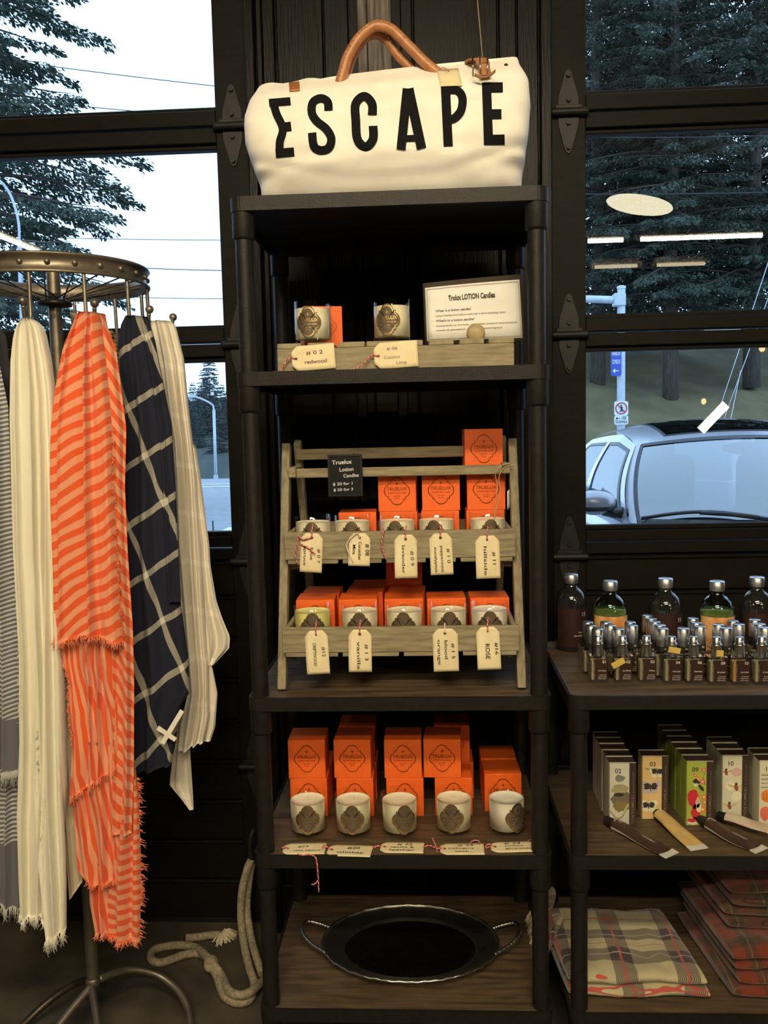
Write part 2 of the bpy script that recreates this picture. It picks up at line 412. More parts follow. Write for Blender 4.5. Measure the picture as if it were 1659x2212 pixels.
# ================================================================ the shop lamps (most mirrored in the panes; middle key tubes unseen, clear of them)
emis('tube_glow', (1.0, .835, .565), 168*LAMP)
emis('tube_glow_dim', (1.0, .80, .50), 9*LAMP)
emis('disc_glow', (1.0, .90, .62), 15*LAMP)
pm('fixture_white', (.5,.48,.42), rough=.5)
def batten(name, a, b, label, mat='tube_glow', r=.019):
    """ceiling batten: housing, end caps and a glowing tube"""
    a, b = Vector(a), Vector(b); t = thing(name, label, 'lamp', (a+b)/2, 0, 'fluorescent battens'); c = (a+b)/2; a = a-c; b = b-c
    d = (b-a).normalized(); up = Vector((0,0,.05))
    MB().bar(a+up, b+up, .07, .05, side=Vector((-d.y, d.x, 0))).build('housing', 'fixture_white', t, bevel=.004)
    MB().cyl(a, b, r, n=12).build('tube', mat, t)
    for p in (a, b): MB().box(p+Vector((0,0,.012)), (.05, .05, .07)).build('lamp_holder', 'fixture_white', t, bevel=.003)
    for p in (a*.8, b*.8): MB().cyl(p+up, p+Vector((0,0,3.6-c.z)), .004, n=6).build('hanger', 'iron', t)
ZT = 3.04
batten('fluorescent_batten', (1.431, -3.51, ZT), (1.80, -3.51, ZT), 'short fluorescent tube mirrored above the parked car, left of the longer one')
batten('fluorescent_batten', (1.90, -3.51, ZT), (3.03, -3.51, ZT), 'long fluorescent tube mirrored in the right-hand window')
batten('fluorescent_batten', (1.75, -4.9, 3.05), (2.25, -4.9, 3.05), 'dim tan tube mirrored lowest in the window, left one', 'tube_glow_dim')
batten('fluorescent_batten', (2.40, -4.9, 3.05), (2.95, -4.9, 3.05), 'dim tan tube mirrored lowest in the window, right one', 'tube_glow_dim')
def mirror_pt(p): return (p.x, 2*2.35-p.y, p.z)
batten('fluorescent_batten', mirror_pt(atZ(-40, 493, ZT)), mirror_pt(atZ(88, 546, ZT)), 'fluorescent tube mirrored above the scarf rack')
for k, (y, lb) in enumerate(((-.60, 'nearest the shelves'), (-.72, 'second from the shelves'), (-2.00, 'third from the shelves'), (-2.12, 'farthest from the shelves'))):
    batten('fluorescent_batten', (-.85, y, ZT), (.75, y, ZT), 'fluorescent tube over the middle of the shop, '+lb)
emis('panel_glow', (1.0, .90, .66), 60*LAMP)
emis('bulb_glow', (1.0, .55, .20), 22*LAMP)
for (px, py, Yv, lb) in ((1646, 752, 7.2, 'small warm bulb mirrored at the right picture edge'), (1520, 867, 8.6, 'small warm bulb mirrored just above the car roof')):
    p = mirror_pt(atY(px, py, Yv)); t = thing('pendant_bulb', lb, 'lamp', p, 0, 'warm pendant bulbs')
    MB().ball((0,0,0), .024, 14, 10, sc=(1,1,1.25)).build('bulb', 'bulb_glow', t); MB().cyl((0,0,.028), (0,0,.07), .016, n=12).build('socket', 'iron', t); MB().cyl((0,0,.07), (0,0,3.6-p[2]), .003, n=6).build('flex', 'iron', t)
a, b = Vector(mirror_pt(atY(1514, 930, 6.0))), Vector(mirror_pt(atY(1568, 874, 6.0))); t = thing('leaning_panel', 'slanted white glowing panel mirrored above the car roof', 'lamp', (a.x, a.y, 0))  # glowing panel set up to give the slanted white mirror image in the pane
a -= Vector(t.location); b -= Vector(t.location)
MB().bar(a, b, .055, .02, side=Vector((.7,0,-.7))).build('diffuser', 'panel_glow', t); MB().bar(a+Vector((0,-.02,0)), b+Vector((0,-.02,0)), .062, .02, side=Vector((.7,0,-.7))).build('housing', 'fixture_white', t, bevel=.003)
MB().cyl((.05,-.03,0), (.05,-.03,a.z+.06), .012, n=10).build('stand', 'iron', t); MB().cyl((.05,-.03,0), (.05,-.03,.02), .14, n=24).build('foot', 'iron', t)
t = thing('disc_lamp', 'round white disc pendant mirrored in the right-hand window', 'lamp', (1.377, -1.20, 2.776)); t.rotation_euler = (0, .21, 0)
MB().lathe([(.001,.0),(.16,.0),(.205,.006),(.2125,.014),(.205,.022)], 40).build('diffuser', 'disc_glow', t)
MB().lathe([(.206,.022),(.17,.045),(.03,.06),(.001,.062)], 40).build('shade', 'fixture_white', t)
MB().cyl((0,0,.06), (0,0,.82), .006, n=8).build('stem', 'iron', t)

# ================================================================ outdoors
pm('asphalt', (.22,.23,.25), (.28,.29,.31), rough=.85, scale=3, detail=6)
pm('road_paint', (.75,.76,.76), rough=.7)
pm('grass_bank', (.12,.10,.048), (.24,.19,.10), rough=.95, scale=.8, detail=9, lo=.3, hi=.7, bump=.6, bscale=4)
pm('hill_wood', (.035,.047,.044), (.065,.078,.070), rough=.95, scale=.3, detail=8)
pm('needles', (.042,.056,.042), (.080,.098,.070), rough=.8, scale=1.2, detail=5, spec=.2)
pm('needles_far', (.045,.062,.060), (.075,.095,.090), rough=.9, scale=.6, spec=.1)
pm('bark', (.060,.045,.036), (.11,.085,.065), rough=.9, scale=6, stretch=(3,3,.5), bump=.6)
pm('pole_metal', (.42,.45,.50), (.50,.53,.58), rough=.45, metal=.2, scale=8)
pm('sign_blue', (.03,.07,.42), rough=.4); pm('sign_white', (.75,.76,.78), rough=.4); pm('sign_red', (.50,.03,.035), rough=.4); pm('sign_black', (.01,.01,.012), rough=.5)
def gz(y): return -.12 if y < 8 else -.12-.0355*(y-8)
g = MB(); ys = [2.47, 8, 20, 40, 75]
for a, b in zip(ys, ys[1:]): g.add([(-60,a,gz(a)), (9,a,gz(a)), (9,b,gz(b)), (-60,b,gz(b))], [(0,1,2,3)])
g.add([(9,2.47,-.12), (60,2.47,-.12), (60,26,-.12), (9,26,-.12)], [(0,1,2,3)])
g.add([(9,8,-.12), (9,26,gz(26)), (9,26,-.12)], [(0,1,2)])
struct(g.build('street', 'asphalt'), 'pale wet asphalt street beyond the doors')
for py in (1062, 1079):
    p = [atY(x, py+d, 75*(98/(py-932))*.92) for x, d in ((300, 0), (640, -7))]
    q = MB(); a, b = [Vector((v.x, v.y, gz(v.y)+.02)) for v in p]
    q.add([a, b, b+Vector((0, 1.2, -.04)), a+Vector((0, 1.2, -.04))], [(0,1,2,3)]); o = q.build('lane_line', 'road_paint'); struct(o)
# white painted kerb block seen at the foot of the left pane
a = atY(490, 1142, 14.5); t = thing('kerb_block', 'white painted kerb block low in the left window', 'kerb', (a.x+.1, 14.5, gz(14.5)))
MB().prism([(-.42,0),(.6,0),(.6,.12),(-.15,.12)], 0, .35, fr=lambda x, y, z: (x, z, y)).build('block', 'road_paint', t, bevel=.02)
for dx in (-.36, .08): MB().cyl((dx, .1, 0), (dx, .1, .26), .012, n=8).build('peg', 'sign_black', t)
# bank and far hill
b = MB()
def bank(u, v):
    x = 4+u*44; y = 24+v*14; h = 6.8*(v**.75)*(1-.15*sin(u*7)); return (x, y, -.7+h+.35*noise.noise((x*.5, y*.5, 0)))
b.grid(bank, 60, 16); struct(b.build('hillside', 'grass_bank'), 'dry grassy bank behind the parked car')
b = MB()
def hill(u, v):
    x = -90+u*110; y = 78+v*60; return (x, y, -2.6+9.0*(v**.6)+1.4*noise.noise((x*.05, y*.05, 3)))
b.grid(hill, 60, 14); struct(b.build('hill', 'hill_wood'))

def conifer(seed, h, spread, nwh, nb, spr, droop=.25, low=.08, sz_=1.0):
    rnd = random.Random(seed); tr = MB(); fo = MB()
    tr.tube([(0.02*h*.1*sin(i), 0, h*i/10) for i in range(11)], .011*h, 9, rf=lambda t: 1.02-t)
    V, F = [], []
    for k in range(nwh):
        t = low+(1-low)*((k+rnd.random()*.6)/nwh); z = h*t; L0 = spread*(1-t)**.75*(.75+.5*rnd.random())+.25
        for b in range(nb):
            if rnd.random() < .12: continue
            az = 2*PI*(b+rnd.random()*.8)/nb; L = L0*(.65+.5*rnd.random()); dz0 = .25-.5*t*-1*0+rnd.uniform(-.1,.15)
            ca, sa = cos(az), sin(az); pts = []
            for i in range(6):
                q = i/5; r = L*q; pts.append(Vector((ca*r, sa*r, z+L*(dz0*q*(1-t*.3)-droop*2.2*q*q+droop*1.1*q**3))))
            if L > .8: tr.tube(pts, .012*L+.01, 4, rf=lambda s: 1.05-s, cap=False)
            n = int(spr*L/spread)+5
            for j in range(n):
                q = .12+.88*rnd.random()**.7; i = min(int(q*5), 4); f = q*5-i; p = pts[i].lerp(pts[i+1], f)
                sd = rnd.choice((-1, 1)); wl = L*.28*(1-q*.75)+.10; off = rnd.random()
                side = Vector((-sa*sd, ca*sd, -.25)); dr = (Vector((ca, sa, -.2))*.75+side*(.9-.4*q)).normalized()
                p = p+dr*(wl*off*.9)+Vector((0, 0, -rnd.random()*.10*L*.5)); ln = rnd.uniform(.07, .19)*sz_; wd = ln*rnd.uniform(.16, .30)
                dd = (dr+Vector((rnd.uniform(-.5,.5), rnd.uniform(-.5,.5), rnd.uniform(-.75,.15)))).normalized()
                sv = dd.cross(Vector((rnd.uniform(-1,1), rnd.uniform(-1,1), 1))).normalized()*wd
                o = len(V); V += [tuple(p-sv*.4), tuple(p+dd*ln*.45-sv), tuple(p+dd*ln), tuple(p+dd*ln*.55+sv)]; F.append((o, o+1, o+2, o+3))
    fo.add(V, F, 0, False)
    return tr.mesh('trunk', ['bark']), fo
tA, fA = conifer(3, 26, 4.2, 54, 8, 560, droop=.34, low=.11); tB, fB = conifer(11, 22, 3.9, 46, 8, 560, droop=.38, low=.11); tC, fC = conifer(5, 9, 2.0, 26, 7, 80, sz_=1.6)
MA, MBm, MCf = fA.mesh('foliage', ['needles']), fB.mesh('foliage', ['needles']), fC.mesh('foliage', ['needles_far'])
def tree(loc, rz, s, tm, fm, label, group):
    t = thing('fir_tree', label, 'tree', loc, rz, group); t.scale = (s, s, s)
    place('trunk', tm, t); f = place('foliage', fm, t); f['kind'] = 'stuff'
    return t
p = atY(-75, 560, 21); tree((p.x, 21, gz(21)), .6, 1.0, tA, MA, 'tall fir with drooping boughs at the left edge of the left window', 'tall firs')
p = atY(-330, 560, 27); tree((p.x, 27, gz(27)), 2.1, 1.0, tB, MBm, 'fir standing behind the tall fir at the far left', 'tall firs')
spots = [(1290, 30, .95, 'A', 'fir behind the blue direction sign'), (1375, 34, 1.05, 'B', 'fir just right of the sign pole'), (1450, 29, .9, 'A', 'fir over the left side of the car roof'),         (1625, 30, 1.0, 'A', 'fir over the car roof near the picture edge'), (1720, 33, 1.05, 'B', 'fir at the right picture edge')]
for i, (px, Y, s, k, lb) in enumerate(spots):
    p = atY(px, 700, Y); tree((p.x, Y, -.7+6.8*min(1, max(0, (Y-24)/14))**.75-.4), 1.3*i, s, tA if k == 'A' else tB, MA if k == 'A' else MBm, 'dark '+lb, 'firs on the bank')
rnd = random.Random(4)
for i in range(40):
    px = 330+i*6+rnd.uniform(-4, 4); Y = rnd.uniform(82, 118); p = atY(px, 900, Y)
    hz = -2.6+9.0*(((Y-78)/60)**.6)
    tree((p.x, Y, hz-.6), rnd.random()*6, rnd.uniform(.42, .68) if i != 21 else .95, tC, MCf, 'small hazy fir on the far hill beyond the street', 'firs on the far hill')
# street lamps
def street_lamp(name, base, pts, r, label, headsize):
    t = thing(name, label, 'street lamp', base); base = Vector(base); pts = [Vector(p)-base for p in pts]
    MB().tube([(0,0,0)]+[pts[0]], r, 10).build('pole', 'pole_metal', t)
    MB().tube(smooth_path(pts), r*.6, 8).build('arm', 'pole_metal', t)
    e = pts[-1]; MB().ball((e.x, e.y, e.z), headsize, sc=(1.6,.7,.4)).build('lamp_head', 'pole_metal', t)
    MB().cyl((0,0,0), (0,0,.3), r*1.6, n=10).build('base', 'pole_metal', t)
A = lambda x, y, Y: atY(x, y, Y)
p = A(465, 1000, 75); street_lamp('street_lamp', (p.x, 75, gz(75)), [A(462, 885, 75), A(459, 875, 75), A(445, 866, 75), A(425, 858, 75), A(412, 857, 75)], .13, 'grey street lamp on the far side of the street', .35)
p = A(48, 900, 18.5); street_lamp('street_lamp', (p.x, 18.5, gz(18.5)), [A(42, 520, 18.5), A(40, 480, 18.5), A(30, 440, 18.5), A(15, 408, 18.5), A(-8, 385, 18.5), A(-50, 362, 18.5)], .05, 'grey gooseneck street lamp in front of the tall fir', .12)
# overhead wires
wires = [((-60,120), (560,196), 26, 'topmost wire across the left window'), ((-60,205), (560,262), 26, 'wire crossing the middle bar of the left window'), ((-60,508), (560,519), 30, 'wire just above the scarf rack'), ((200,573), (560,585), 24, 'thick wire level with the rack ring'), ((200,638), (560,645), 30, 'wire just under the rack ring'),
         ((1200,296), (1700,292), 20, 'wire high across the right window'), ((1200,419), (1700,414), 18, 'wire level with the mirrored disc lamp')]
for (a, b, Y, lb) in wires:
    pts = [atY(a[0]+(b[0]-a[0])*k/8, a[1]+(b[1]-a[1])*k/8+3*(1-(k/4-1)**2), Y) for k in range(9)]
    t = MB().tube(pts, .012, 5).build('overhead_wire', 'sign_black'); tag(t, lb, 'wire', 'overhead wires')
# guy wires slanting to the right of the pole
for i, (a, b) in enumerate([((1660,565), (1488,1083)), ((1690,560), (1499,1083)), ((1600,800), (1542,1083))]):
    t = MB().tube([atY(*a, 16), atY(*b, 16)], .007, 5).build('guy_wire', 'pole_metal'); tag(t, ['thin slanting guy wire, left of the pair', 'thin slanting guy wire, right of the pair', 'short slanting guy wire above the car roof'][i], 'wire', 'guy wires')
# traffic pole with signs
Y = 20; p = A(1341, 1050, Y); base = Vector((p.x, Y, -.12)); t = thing('traffic_pole', 'grey steel traffic pole with a side arm behind the car', 'pole', base)
top = A(1341, 624, Y)-base; MB().cyl((0,0,0), (0,0,top.z), .095, .088, n=14).build('post', 'pole_metal', t); MB().lathe([(.1,0),(.1,.05),(.06,.07),(.001,.075)], 14, (0,0,top.z)).build('cap', 'pole_metal', t)
arm = A(1341, 648, Y)-base; MB().cyl((-.05,0,arm.z), (-4.2,0,arm.z+.25), .085, .07, n=12).build('arm', 'pole_metal', t); MB().box((-.05,0,arm.z), (.26,.24,.28)).build('bracket', 'pole_metal', t, bevel=.02)
def sign(name, px0, px1, py0, py1, mat, label, draw, Yd=19.86):
    a, b = A(px0, py0, Yd), A(px1, py1, Yd); c = (a+b)/2; w, h = b.x-a.x, a.z-b.z
    s = thing(name, label, 'sign', (c.x, Yd, c.z)); MB().prism(rrect(-w/2, w/2, -h/2, h/2, .04, 3), 0, .012, fr=lambda x, y, z: (x, z, y)).build('plate', mat, s)
    draw(s, w, h)
    MB().box((0, .02, 0), (.12, .02, .1)).build('bracket', 'pole_metal', s)
fr_ = lambda x0, y0: (lambda x, y: (x0+x, -.004, y0+y))
def d1(s, w, h):
    m = MB(); m.text('GRAND', .11, fr_(0, h*.36), width=w*.7); m.text('HARBOUR', .13, fr_(0, h*.17), width=w*.84); m.text('CONDOS', .13, fr_(0, -h*.10), width=w*.78); m.build('lettering', 'sign_white', s)
    MB().box((.02, -.004, -h*.33), (w*.3, .004, .02)).prism([(-.08,-h*.33), (-.02,-h*.33-.05), (-.02,-h*.33+.05)], -.006, -.002, fr=lambda x, y, z: (x, z, y)).build('arrow', 'sign_white', s)
sign('direction_sign', 1320, 1342, 746, 812, 'sign_blue', 'narrow blue direction sign with white lettering on the pole', d1)
def d2(s, w, h):
    n = 28; R = .42*h; ring = lambda r: [(r*cos(2*PI*i/n), r*sin(2*PI*i/n)) for i in range(n)]
    MB().ringplate(ring(R), ring(R*.82), -.010, -.004, fr=lambda x, y, z: (x, z, y)).build('red_ring', 'sign_red', s)
    MB().ball((.0, -.006, R*.48), R*.13, 10, 6, sc=(1,.1,1)).tube([(0,-.006,R*.3), (.01,-.006,-R*.1)], R*.13, 6).tube([(.01,-.006,-R*.1), (-R*.22,-.006,-R*.6)], R*.07, 5).tube([(.01,-.006,-R*.1), (R*.15,-.006,-R*.35), (R*.14,-.006,-R*.62)], R*.07, 5).tube([(0,-.006,R*.25), (-R*.28,-.006,0)], R*.05, 5).tube([(0,-.006,R*.25), (R*.26,-.006,.02)], R*.05, 5).build('walking_figure', 'sign_black', s)
    MB().box((0, -.011, 0), (R*1.75, .004, R*.17), rot=Matrix.Rotation(PI/4, 3, 'Y')).build('red_bar', 'sign_red', s)
sign('no_pedestrian_sign', 1327, 1357, 867, 897, 'sign_white', 'square white no-pedestrians sign with red ring', d2)
def d3(s, w, h):
    m = MB(); m.text('USE', .1, fr_(w*.2, h*.08), width=w*.34); m.text('CROSSWALK', .09, fr_(0, -h*.34), width=w*.88); m.build('lettering', 'sign_black', s)
    MB().box((-w*.2, -.004, h*.2), (w*.26, .004, .014)).prism([(-w*.40, h*.2), (-w*.28, h*.2-.035), (-w*.28, h*.2+.035)], -.006, -.002, fr=lambda x, y, z: (x, z, y)).build('arrow', 'sign_black', s)
sign('crosswalk_sign', 1327, 1357, 898, 917, 'sign_white', 'small white crosswalk sign under the no-pedestrians sign', d3)
# ================================================================ the parked car
pm('car_paint', (.33,.32,.36), (.37,.36,.40), rough=.3, metal=.35, coat=.6, scale=3)
pm('car_trim', (.012,.012,.014), rough=.4); pm('tyre', (.015,.015,.016), rough=.8); pm('car_inside', (.03,.033,.04), rough=.8)
pm('chrome', (.6,.62,.66), rough=.15, metal=1); pm('lens_red', (.6,.02,.02), rough=.2)
def car_glass(name, base, k):
    m, nt, N, L, b = nodes(name); N.remove(b)
    tr = N.new('ShaderNodeBsdfTransparent'); tr.inputs[0].default_value = (*base, 1); gl = N.new('ShaderNodeBsdfGlossy'); gl.inputs['Roughness'].default_value = .03
    lw = N.new('ShaderNodeFresnel'); lw.inputs[0].default_value = 1.9; mu = nmath(N, L, 'MULTIPLY', lw.outputs[0], k, True)
    mx = N.new('ShaderNodeMixShader'); L.new(mu, mx.inputs[0]); L.new(tr.outputs[0], mx.inputs[1]); L.new(gl.outputs[0], mx.inputs[2]); L.new(mx.outputs[0], N['Material Output'].inputs[0]); MATS[name] = m
car_glass('windscreen_glass', (.45,.5,.55), 2.3); car_glass('side_glass', (.4,.44,.48), .42); car_glass('sunroof_glass', (.1,.1,.12), 1.0)
CXc = 1.74
car = thing('parked_car', 'silver sedan parked nose-in behind the right-hand door', 'car', (CXc, 4.4, -.12))
def cl(x, y, z): return (x, y-4.4, z+.12)
# lower body: lofted half sections (x, z) along y
secs = [(3.12, .50, [.30,.46,.58,.62]), (3.25, .70, [.22,.46,.64,.68]), (3.6, .80, [.20,.50,.70,.77]), (4.35, .83, [.20,.52,.80,.86]), (4.9, .84, [.20,.52,.84,.90]), (6.6, .84, [.20,.52,.86,.92]), (7.2, .80, [.24,.54,.86,.92]), (7.55, .70, [.30,.54,.80,.86])]
def body(u, v):
    # u around from left sill over the top to right sill, v along
    k = v*(len(secs)-1); i = min(int(k), len(secs)-2); f = k-i
    def sec(j, a):
        y, hw, z = secs[j]; s = 1 if a > 0 else -1; a = abs(a)
        pts = [(0, z[3]+.02), (.35*hw, z[3]+.012), (.7*hw, z[3]-.004), (.93*hw, z[2]), (hw, z[1]+.1), (hw*1.0, z[1]), (hw*.97, z[0])]
        q = a*6; n = min(int(q), 5); g = q-n; return Vector((s*(pts[n][0]*(1-g)+pts[n+1][0]*g), y, pts[n][1]*(1-g)+pts[n+1][1]*g))
    p = sec(i, 2*u-1).lerp(sec(i+1, 2*u-1), f); return cl(*p)
m = MB(); m.grid(body, 36, 42); m.build('body', 'car_paint', car)
MB().box(cl(0, 3.10, .42), (1.1, .06, .22)).build('bumper', 'car_trim', car, bevel=.03, seg=2)
for s in (-1, 1):
    for y in (3.75, 6.55): MB().lathe([(.10,-.10),(.27,-.10),(.31,-.07),(.31,.07),(.27,.10),(.10,.10)], 24).build('wheel', 'tyre', car).matrix_local = Matrix.Translation(cl(s*.74, y, .19)) @ Matrix.Rotation(PI/2, 4, 'Y')
    MB().ball(cl(s*.58, 3.16, .60), .12, sc=(1.2,.4,.6)).build('headlamp', 'chrome', car)
def WS(u, v):
    e = 2*u-1; return cl((.735-.165*v**1.7)*e, 4.50+.58*v-.20*(1-e*e)*(1-.45*v), .875+.385*v+.045*(1-e*e)*v+.02*sin(PI*v))
def RF(u, v):
    e = 2*u-1; hw = .57-.02*v; zc = 1.295+.095*sin(PI/2*min(1, v*2.2))**.8-.06*max(0, v-.5)
    return cl(hw*e, 5.08+1.30*v-.11*(1-e*e)*(1-v), zc-.035+.045*(1-e*e)-.03*e**6*(.4+.6*v)*min(1, v*4))
def RW(u, v):
    e = 2*u-1; return cl((.55+.10*v)*e, 6.38+.62*v, 1.26-.35*v+.03*(1-e*e))
def SD(s):
    # side of the cabin: u along (A pillar to C pillar), v from belt to roof
    def f(u, v):
        yb = 4.30+2.75*u; yt = 5.06+1.34*u; x = .775-.205*v**1.15+.03*sin(PI*v); zb = .885+.02*u; zt = 1.262+.06*min(1, u*4)-.045*u*u
        return cl(s*x, yb+(yt-yb)*v, zb+(zt-zb)*v)
    return f
m = MB(); m.grid(RF, 24, 16); m.build('roof', 'car_paint', car)
sub = lambda f, a, b, c, d, off=(0,0,0): (lambda u, v: tuple(Vector(f(a+(b-a)*u, c+(d-c)*v))+Vector(off)))
m = MB(); m.grid(sub(RF, .16, .84, .07, .45, (0,0,.004)), 16, 8); m.build('sunroof', 'sunroof_glass', car)
m = MB(); m.grid(sub(RF, .145, .855, .055, .47, (0,0,.002)), 16, 8); m.build('sunroof_seal', 'car_trim', car)
m = MB(); m.grid(sub(WS, .022, .978, .03, .97), 28, 14); m.build('windscreen', 'windscreen_glass', car)
for a, b, c, d in ((0, .026, 0, 1), (.974, 1, 0, 1)): m = MB(); m.grid(sub(WS, a, b, c, d, (0,-.006,.004)), 4, 14); m.build('pillar', 'car_paint', car)
m = MB()
for a, b, c, d in ((.03, .97, 0, .05), (.03, .97, .955, 1), (.022, .04, .03, .97), (.96, .978, .03, .97)): m.grid(sub(WS, a, b, c, d, (0,-.004,.003)), 24 if b-a > .5 else 2, 12 if d-c > .5 else 2)
m.build('windscreen_seal', 'car_trim', car)
m = MB(); m.grid(RW, 16, 8); m.build('rear_window', 'windscreen_glass', car)
for s in (-1, 1):
    f = SD(s); m = MB()
    for a, b, c, d in ((0, 1, .90, 1), (0, .05, 0, .9), (.86, 1, 0, .9)): m.grid(sub(f, a, b, c, d), 30 if b-a > .5 else 6, 4 if d-c < .3 else 10)
    m.build('cabin_side', 'car_paint', car)
    m = MB()
    for a, b, c, d in ((.05, .86, 0, .045), (.05, .86, .855, .9), (.05, .075, 0, .9), (.835, .86, 0, .9), (.40, .445, 0, .9)): m.grid(sub(f, a, b, c, d, (s*.004,0,0)), 24 if b-a > .5 else 3, 3 if d-c < .3 else 12)
    m.build('window_frame', 'car_trim', car)
    for a, b in ((.075, .40), (.445, .835)): m = MB(); m.grid(sub(f, a, b, .045, .855), 12, 10); m.build('side_window', 'side_glass', car)
    m = MB(); m.grid(sub(f, .40, .445, .0, .9, (s*.007,0,0)), 2, 12); m.build('pillar', 'chrome', car)
    # door mirror
    mr = MB().ball(cl(s*.90, 4.52, .985), .105, 20, 12, sc=(1.0,.62,.62)).build('mirror', 'car_paint', car)
    MB().tube([cl(s*.74, 4.50, .935), cl(s*.80, 4.50, .93), cl(s*.86, 4.52, .945)], .028, 8).build('mirror_arm', 'car_trim', mr)
    MB().lathe([(.106,-.01),(.108,0),(.106,.01)], 20, sx=1, sy=.62).build('mirror_base', 'car_trim', mr).location = cl(s*.90, 4.52, .955)
for x0, x1, lift in ((-.66, -.14, 0), (-.06, .46, 0)):
    wp = MB(); q = lambda x, k: Vector(WS((x+.715)/1.43, k))+Vector((0,-.022,.014))
    pts = [q(x0+(x1-x0)*i/10, .035+.06*sin(PI*(i/10))+.02*i/10) for i in range(11)]
    wp.tube(pts, .009, 6); o = wp.build('wiper', 'car_trim', car)
    MB().tube([q(x1+.16, .0), q((x0+x1)/2+.15, .08), q((x0+x1)/2, .10)], .011, 6).build('wiper_arm', 'car_trim', o)
# inside: dash, seats, steering wheel, hanging mirror
MB().box(cl(0, 4.62, .86), (1.36, .5, .08)).build('dashboard', 'car_inside', car, bevel=.03)
for s in (-.37, .37):
    MB().box(cl(s, 5.45, .90), (.48, .16, .58)).build('seat_back', 'car_inside', car, bevel=.06, seg=2); MB().box(cl(s, 5.48, 1.22), (.26, .10, .15)).build('headrest', 'car_inside', car, bevel=.04, seg=2)
MB().ball(cl(0, 4.98, 1.235), .1, sc=(1.2,.3,.35)).build('rear_view_mirror', 'car_trim', car)
# ================================================================ shelving units
TOPS = [1.830, 1.498, .8475, .518, .184]
def shelving(name, label, X0, Yf, Wd, D, tops):
    t = thing(name, label, 'shelf', (X0, Yf, 0)); cs = [(x, y) for x in (.0235, Wd-.0235) for y in (.0235, D-.0235)]
    for k, z in enumerate(tops):
        m = MB(); o, i = rrect(0, Wd, 0, D, .024), rrect(.006, Wd-.006, .006, D-.006, .018)
        m.ringplate(o, i, z-.027, z, smooth=False); m.prism(rrect(.004, Wd-.004, .004, D-.004, .02), z-.014, z-.006)
        for x, y in cs: m.lathe([(.0172,z-.078),(.0198,z-.0775),(.0218,z-.073),(.0218,z-.01)], 20, (x, y, 0))
        s = m.build('shelf', 'black_paint', t)
        if k or len(tops) == 3:
            c = .036 if not (len(tops) == 3 and k == 0) else .015
            pts = [(c, .007), (Wd-c, .007), (Wd-.007, c), (Wd-.007, D-c), (Wd-c, D-.007), (c, D-.007), (.007, D-c), (.007, c)]
            MB().prism(pts, z-.006, z-.0012).build('board', 'shelf_wood', s)
    for a, b in list(zip(tops, tops[1:]))+[(tops[-1], None)]:
        for x, y in cs:
            MB().cyl((x, y, 0 if b is None else b-.012), (x, y, a-.06), .0172, n=18).build('post' if b is not None else 'foot', 'black_paint', t)
    return t
UX, UY, UW, UD = -.377, 1.702, .61, .459
shelving('shelving_unit', 'tall narrow black shelving unit holding the candles', UX, UY, UW, UD, TOPS)
shelving('shelving_unit', 'low wide black shelving unit at the right holding bottles and blankets', .265, UY, .91, UD, TOPS[2:])

# ================================================================ canvas bag
from mathutils.bvhtree import BVHTree
BY = 1.855
Lp = [(422,569),(395,562),(365,551),(330,541),(270,537),(225,549),(205,556),(192,561)]; Rp = [(402,1125),(350,1131),(300,1137),(250,1141),(190,1138),(165,1128),(148,1121),(132,1117)]
LW = sorted((atY(x, y, BY).z, atY(x, y, BY).x) for y, x in Lp); RW_ = sorted((atY(x, y, BY).z, atY(x, y, BY).x) for y, x in Rp)
zl, zr = LW[-1][0], RW_[-1][0]; Z0 = 1.8302
def bag_pt(u, v):
    th = 2*PI*u; e = 2/5.5
    cx, sx = cos(th), sin(th); ex = math.copysign(abs(cx)**e, cx); ey = math.copysign(abs(sx)**e, sx)
    zL = Z0+(zl-Z0)*v; zR = Z0+(zr-Z0)*v; xl = lerp_pts(LW, zL); xr = lerp_pts(RW_, zR)
    x = (xl+xr)/2+(xr-xl)/2*ex; q = (x-xl)/(xr-xl); z = zL+(zR-zL)*q
    fy = lerp_pts([(0,1.812),(.10,1.780),(.22,1.757),(.40,1.742),(.62,1.747),(.85,1.785),(.95,1.818),(1,1.834)], v); by = lerp_pts([(0,1.96),(.3,1.985),(.6,1.965),(.85,1.91),(.95,1.885),(1,1.874)], v)
    y = (fy+by)/2+(by-fy)/2*ey
    w = noise.noise((x*9, z*9, y*4))*.009+noise.noise((x*20, z*34, 1))*.0045
    edge = min(q, 1-q); fold = .016*math.exp(-((v-.20-.35*edge)/.05)**2)*math.exp(-edge*6)+.012*math.exp(-((v-.33+.5*edge)/.04)**2)*math.exp(-edge*5)
    crease = -.009*math.exp(-((v-.30+.04*sin(9*q))/.05)**2)
    if ey < 0: y += (w+fold+crease)*(1-v**6)
    if v > .97: z += .003*sin(q*40)
    return Vector((x, y, z if v > 0 else Z0))
m = MB(); NU, NV = 120, 44; m.grid(bag_pt, NU, NV, closed_u=True)
m.add([bag_pt(i/NU, 1) for i in range(NU)], [tuple(range(NU))]); m.add([bag_pt(i/NU, 0) for i in range(NU)], [tuple(range(NU))[::-1]])
bvh = BVHTree.FromPolygons([Vector(p) for p in m.v], m.f)
BC = Vector((-.065, BY, Z0)); m.v = [tuple(Vector(p)-BC) for p in m.v]
bag = thing('canvas_bag', 'cream canvas holdall printed ESCAPE with tan leather handles', 'bag', BC)
m.build('body', 'canvas', bag)
CAMO = Vector((0,0,H))
def on_bag(px, py, lift=.0024):
    d = ray(px, py).normalized(); h = bvh.ray_cast(CAMO, d)
    p = h[0] if h[0] is not None else atY(px, py, 1.76)
    return p-d*lift-BC
def zb(x, y): return (480+.434*x, .434*y)
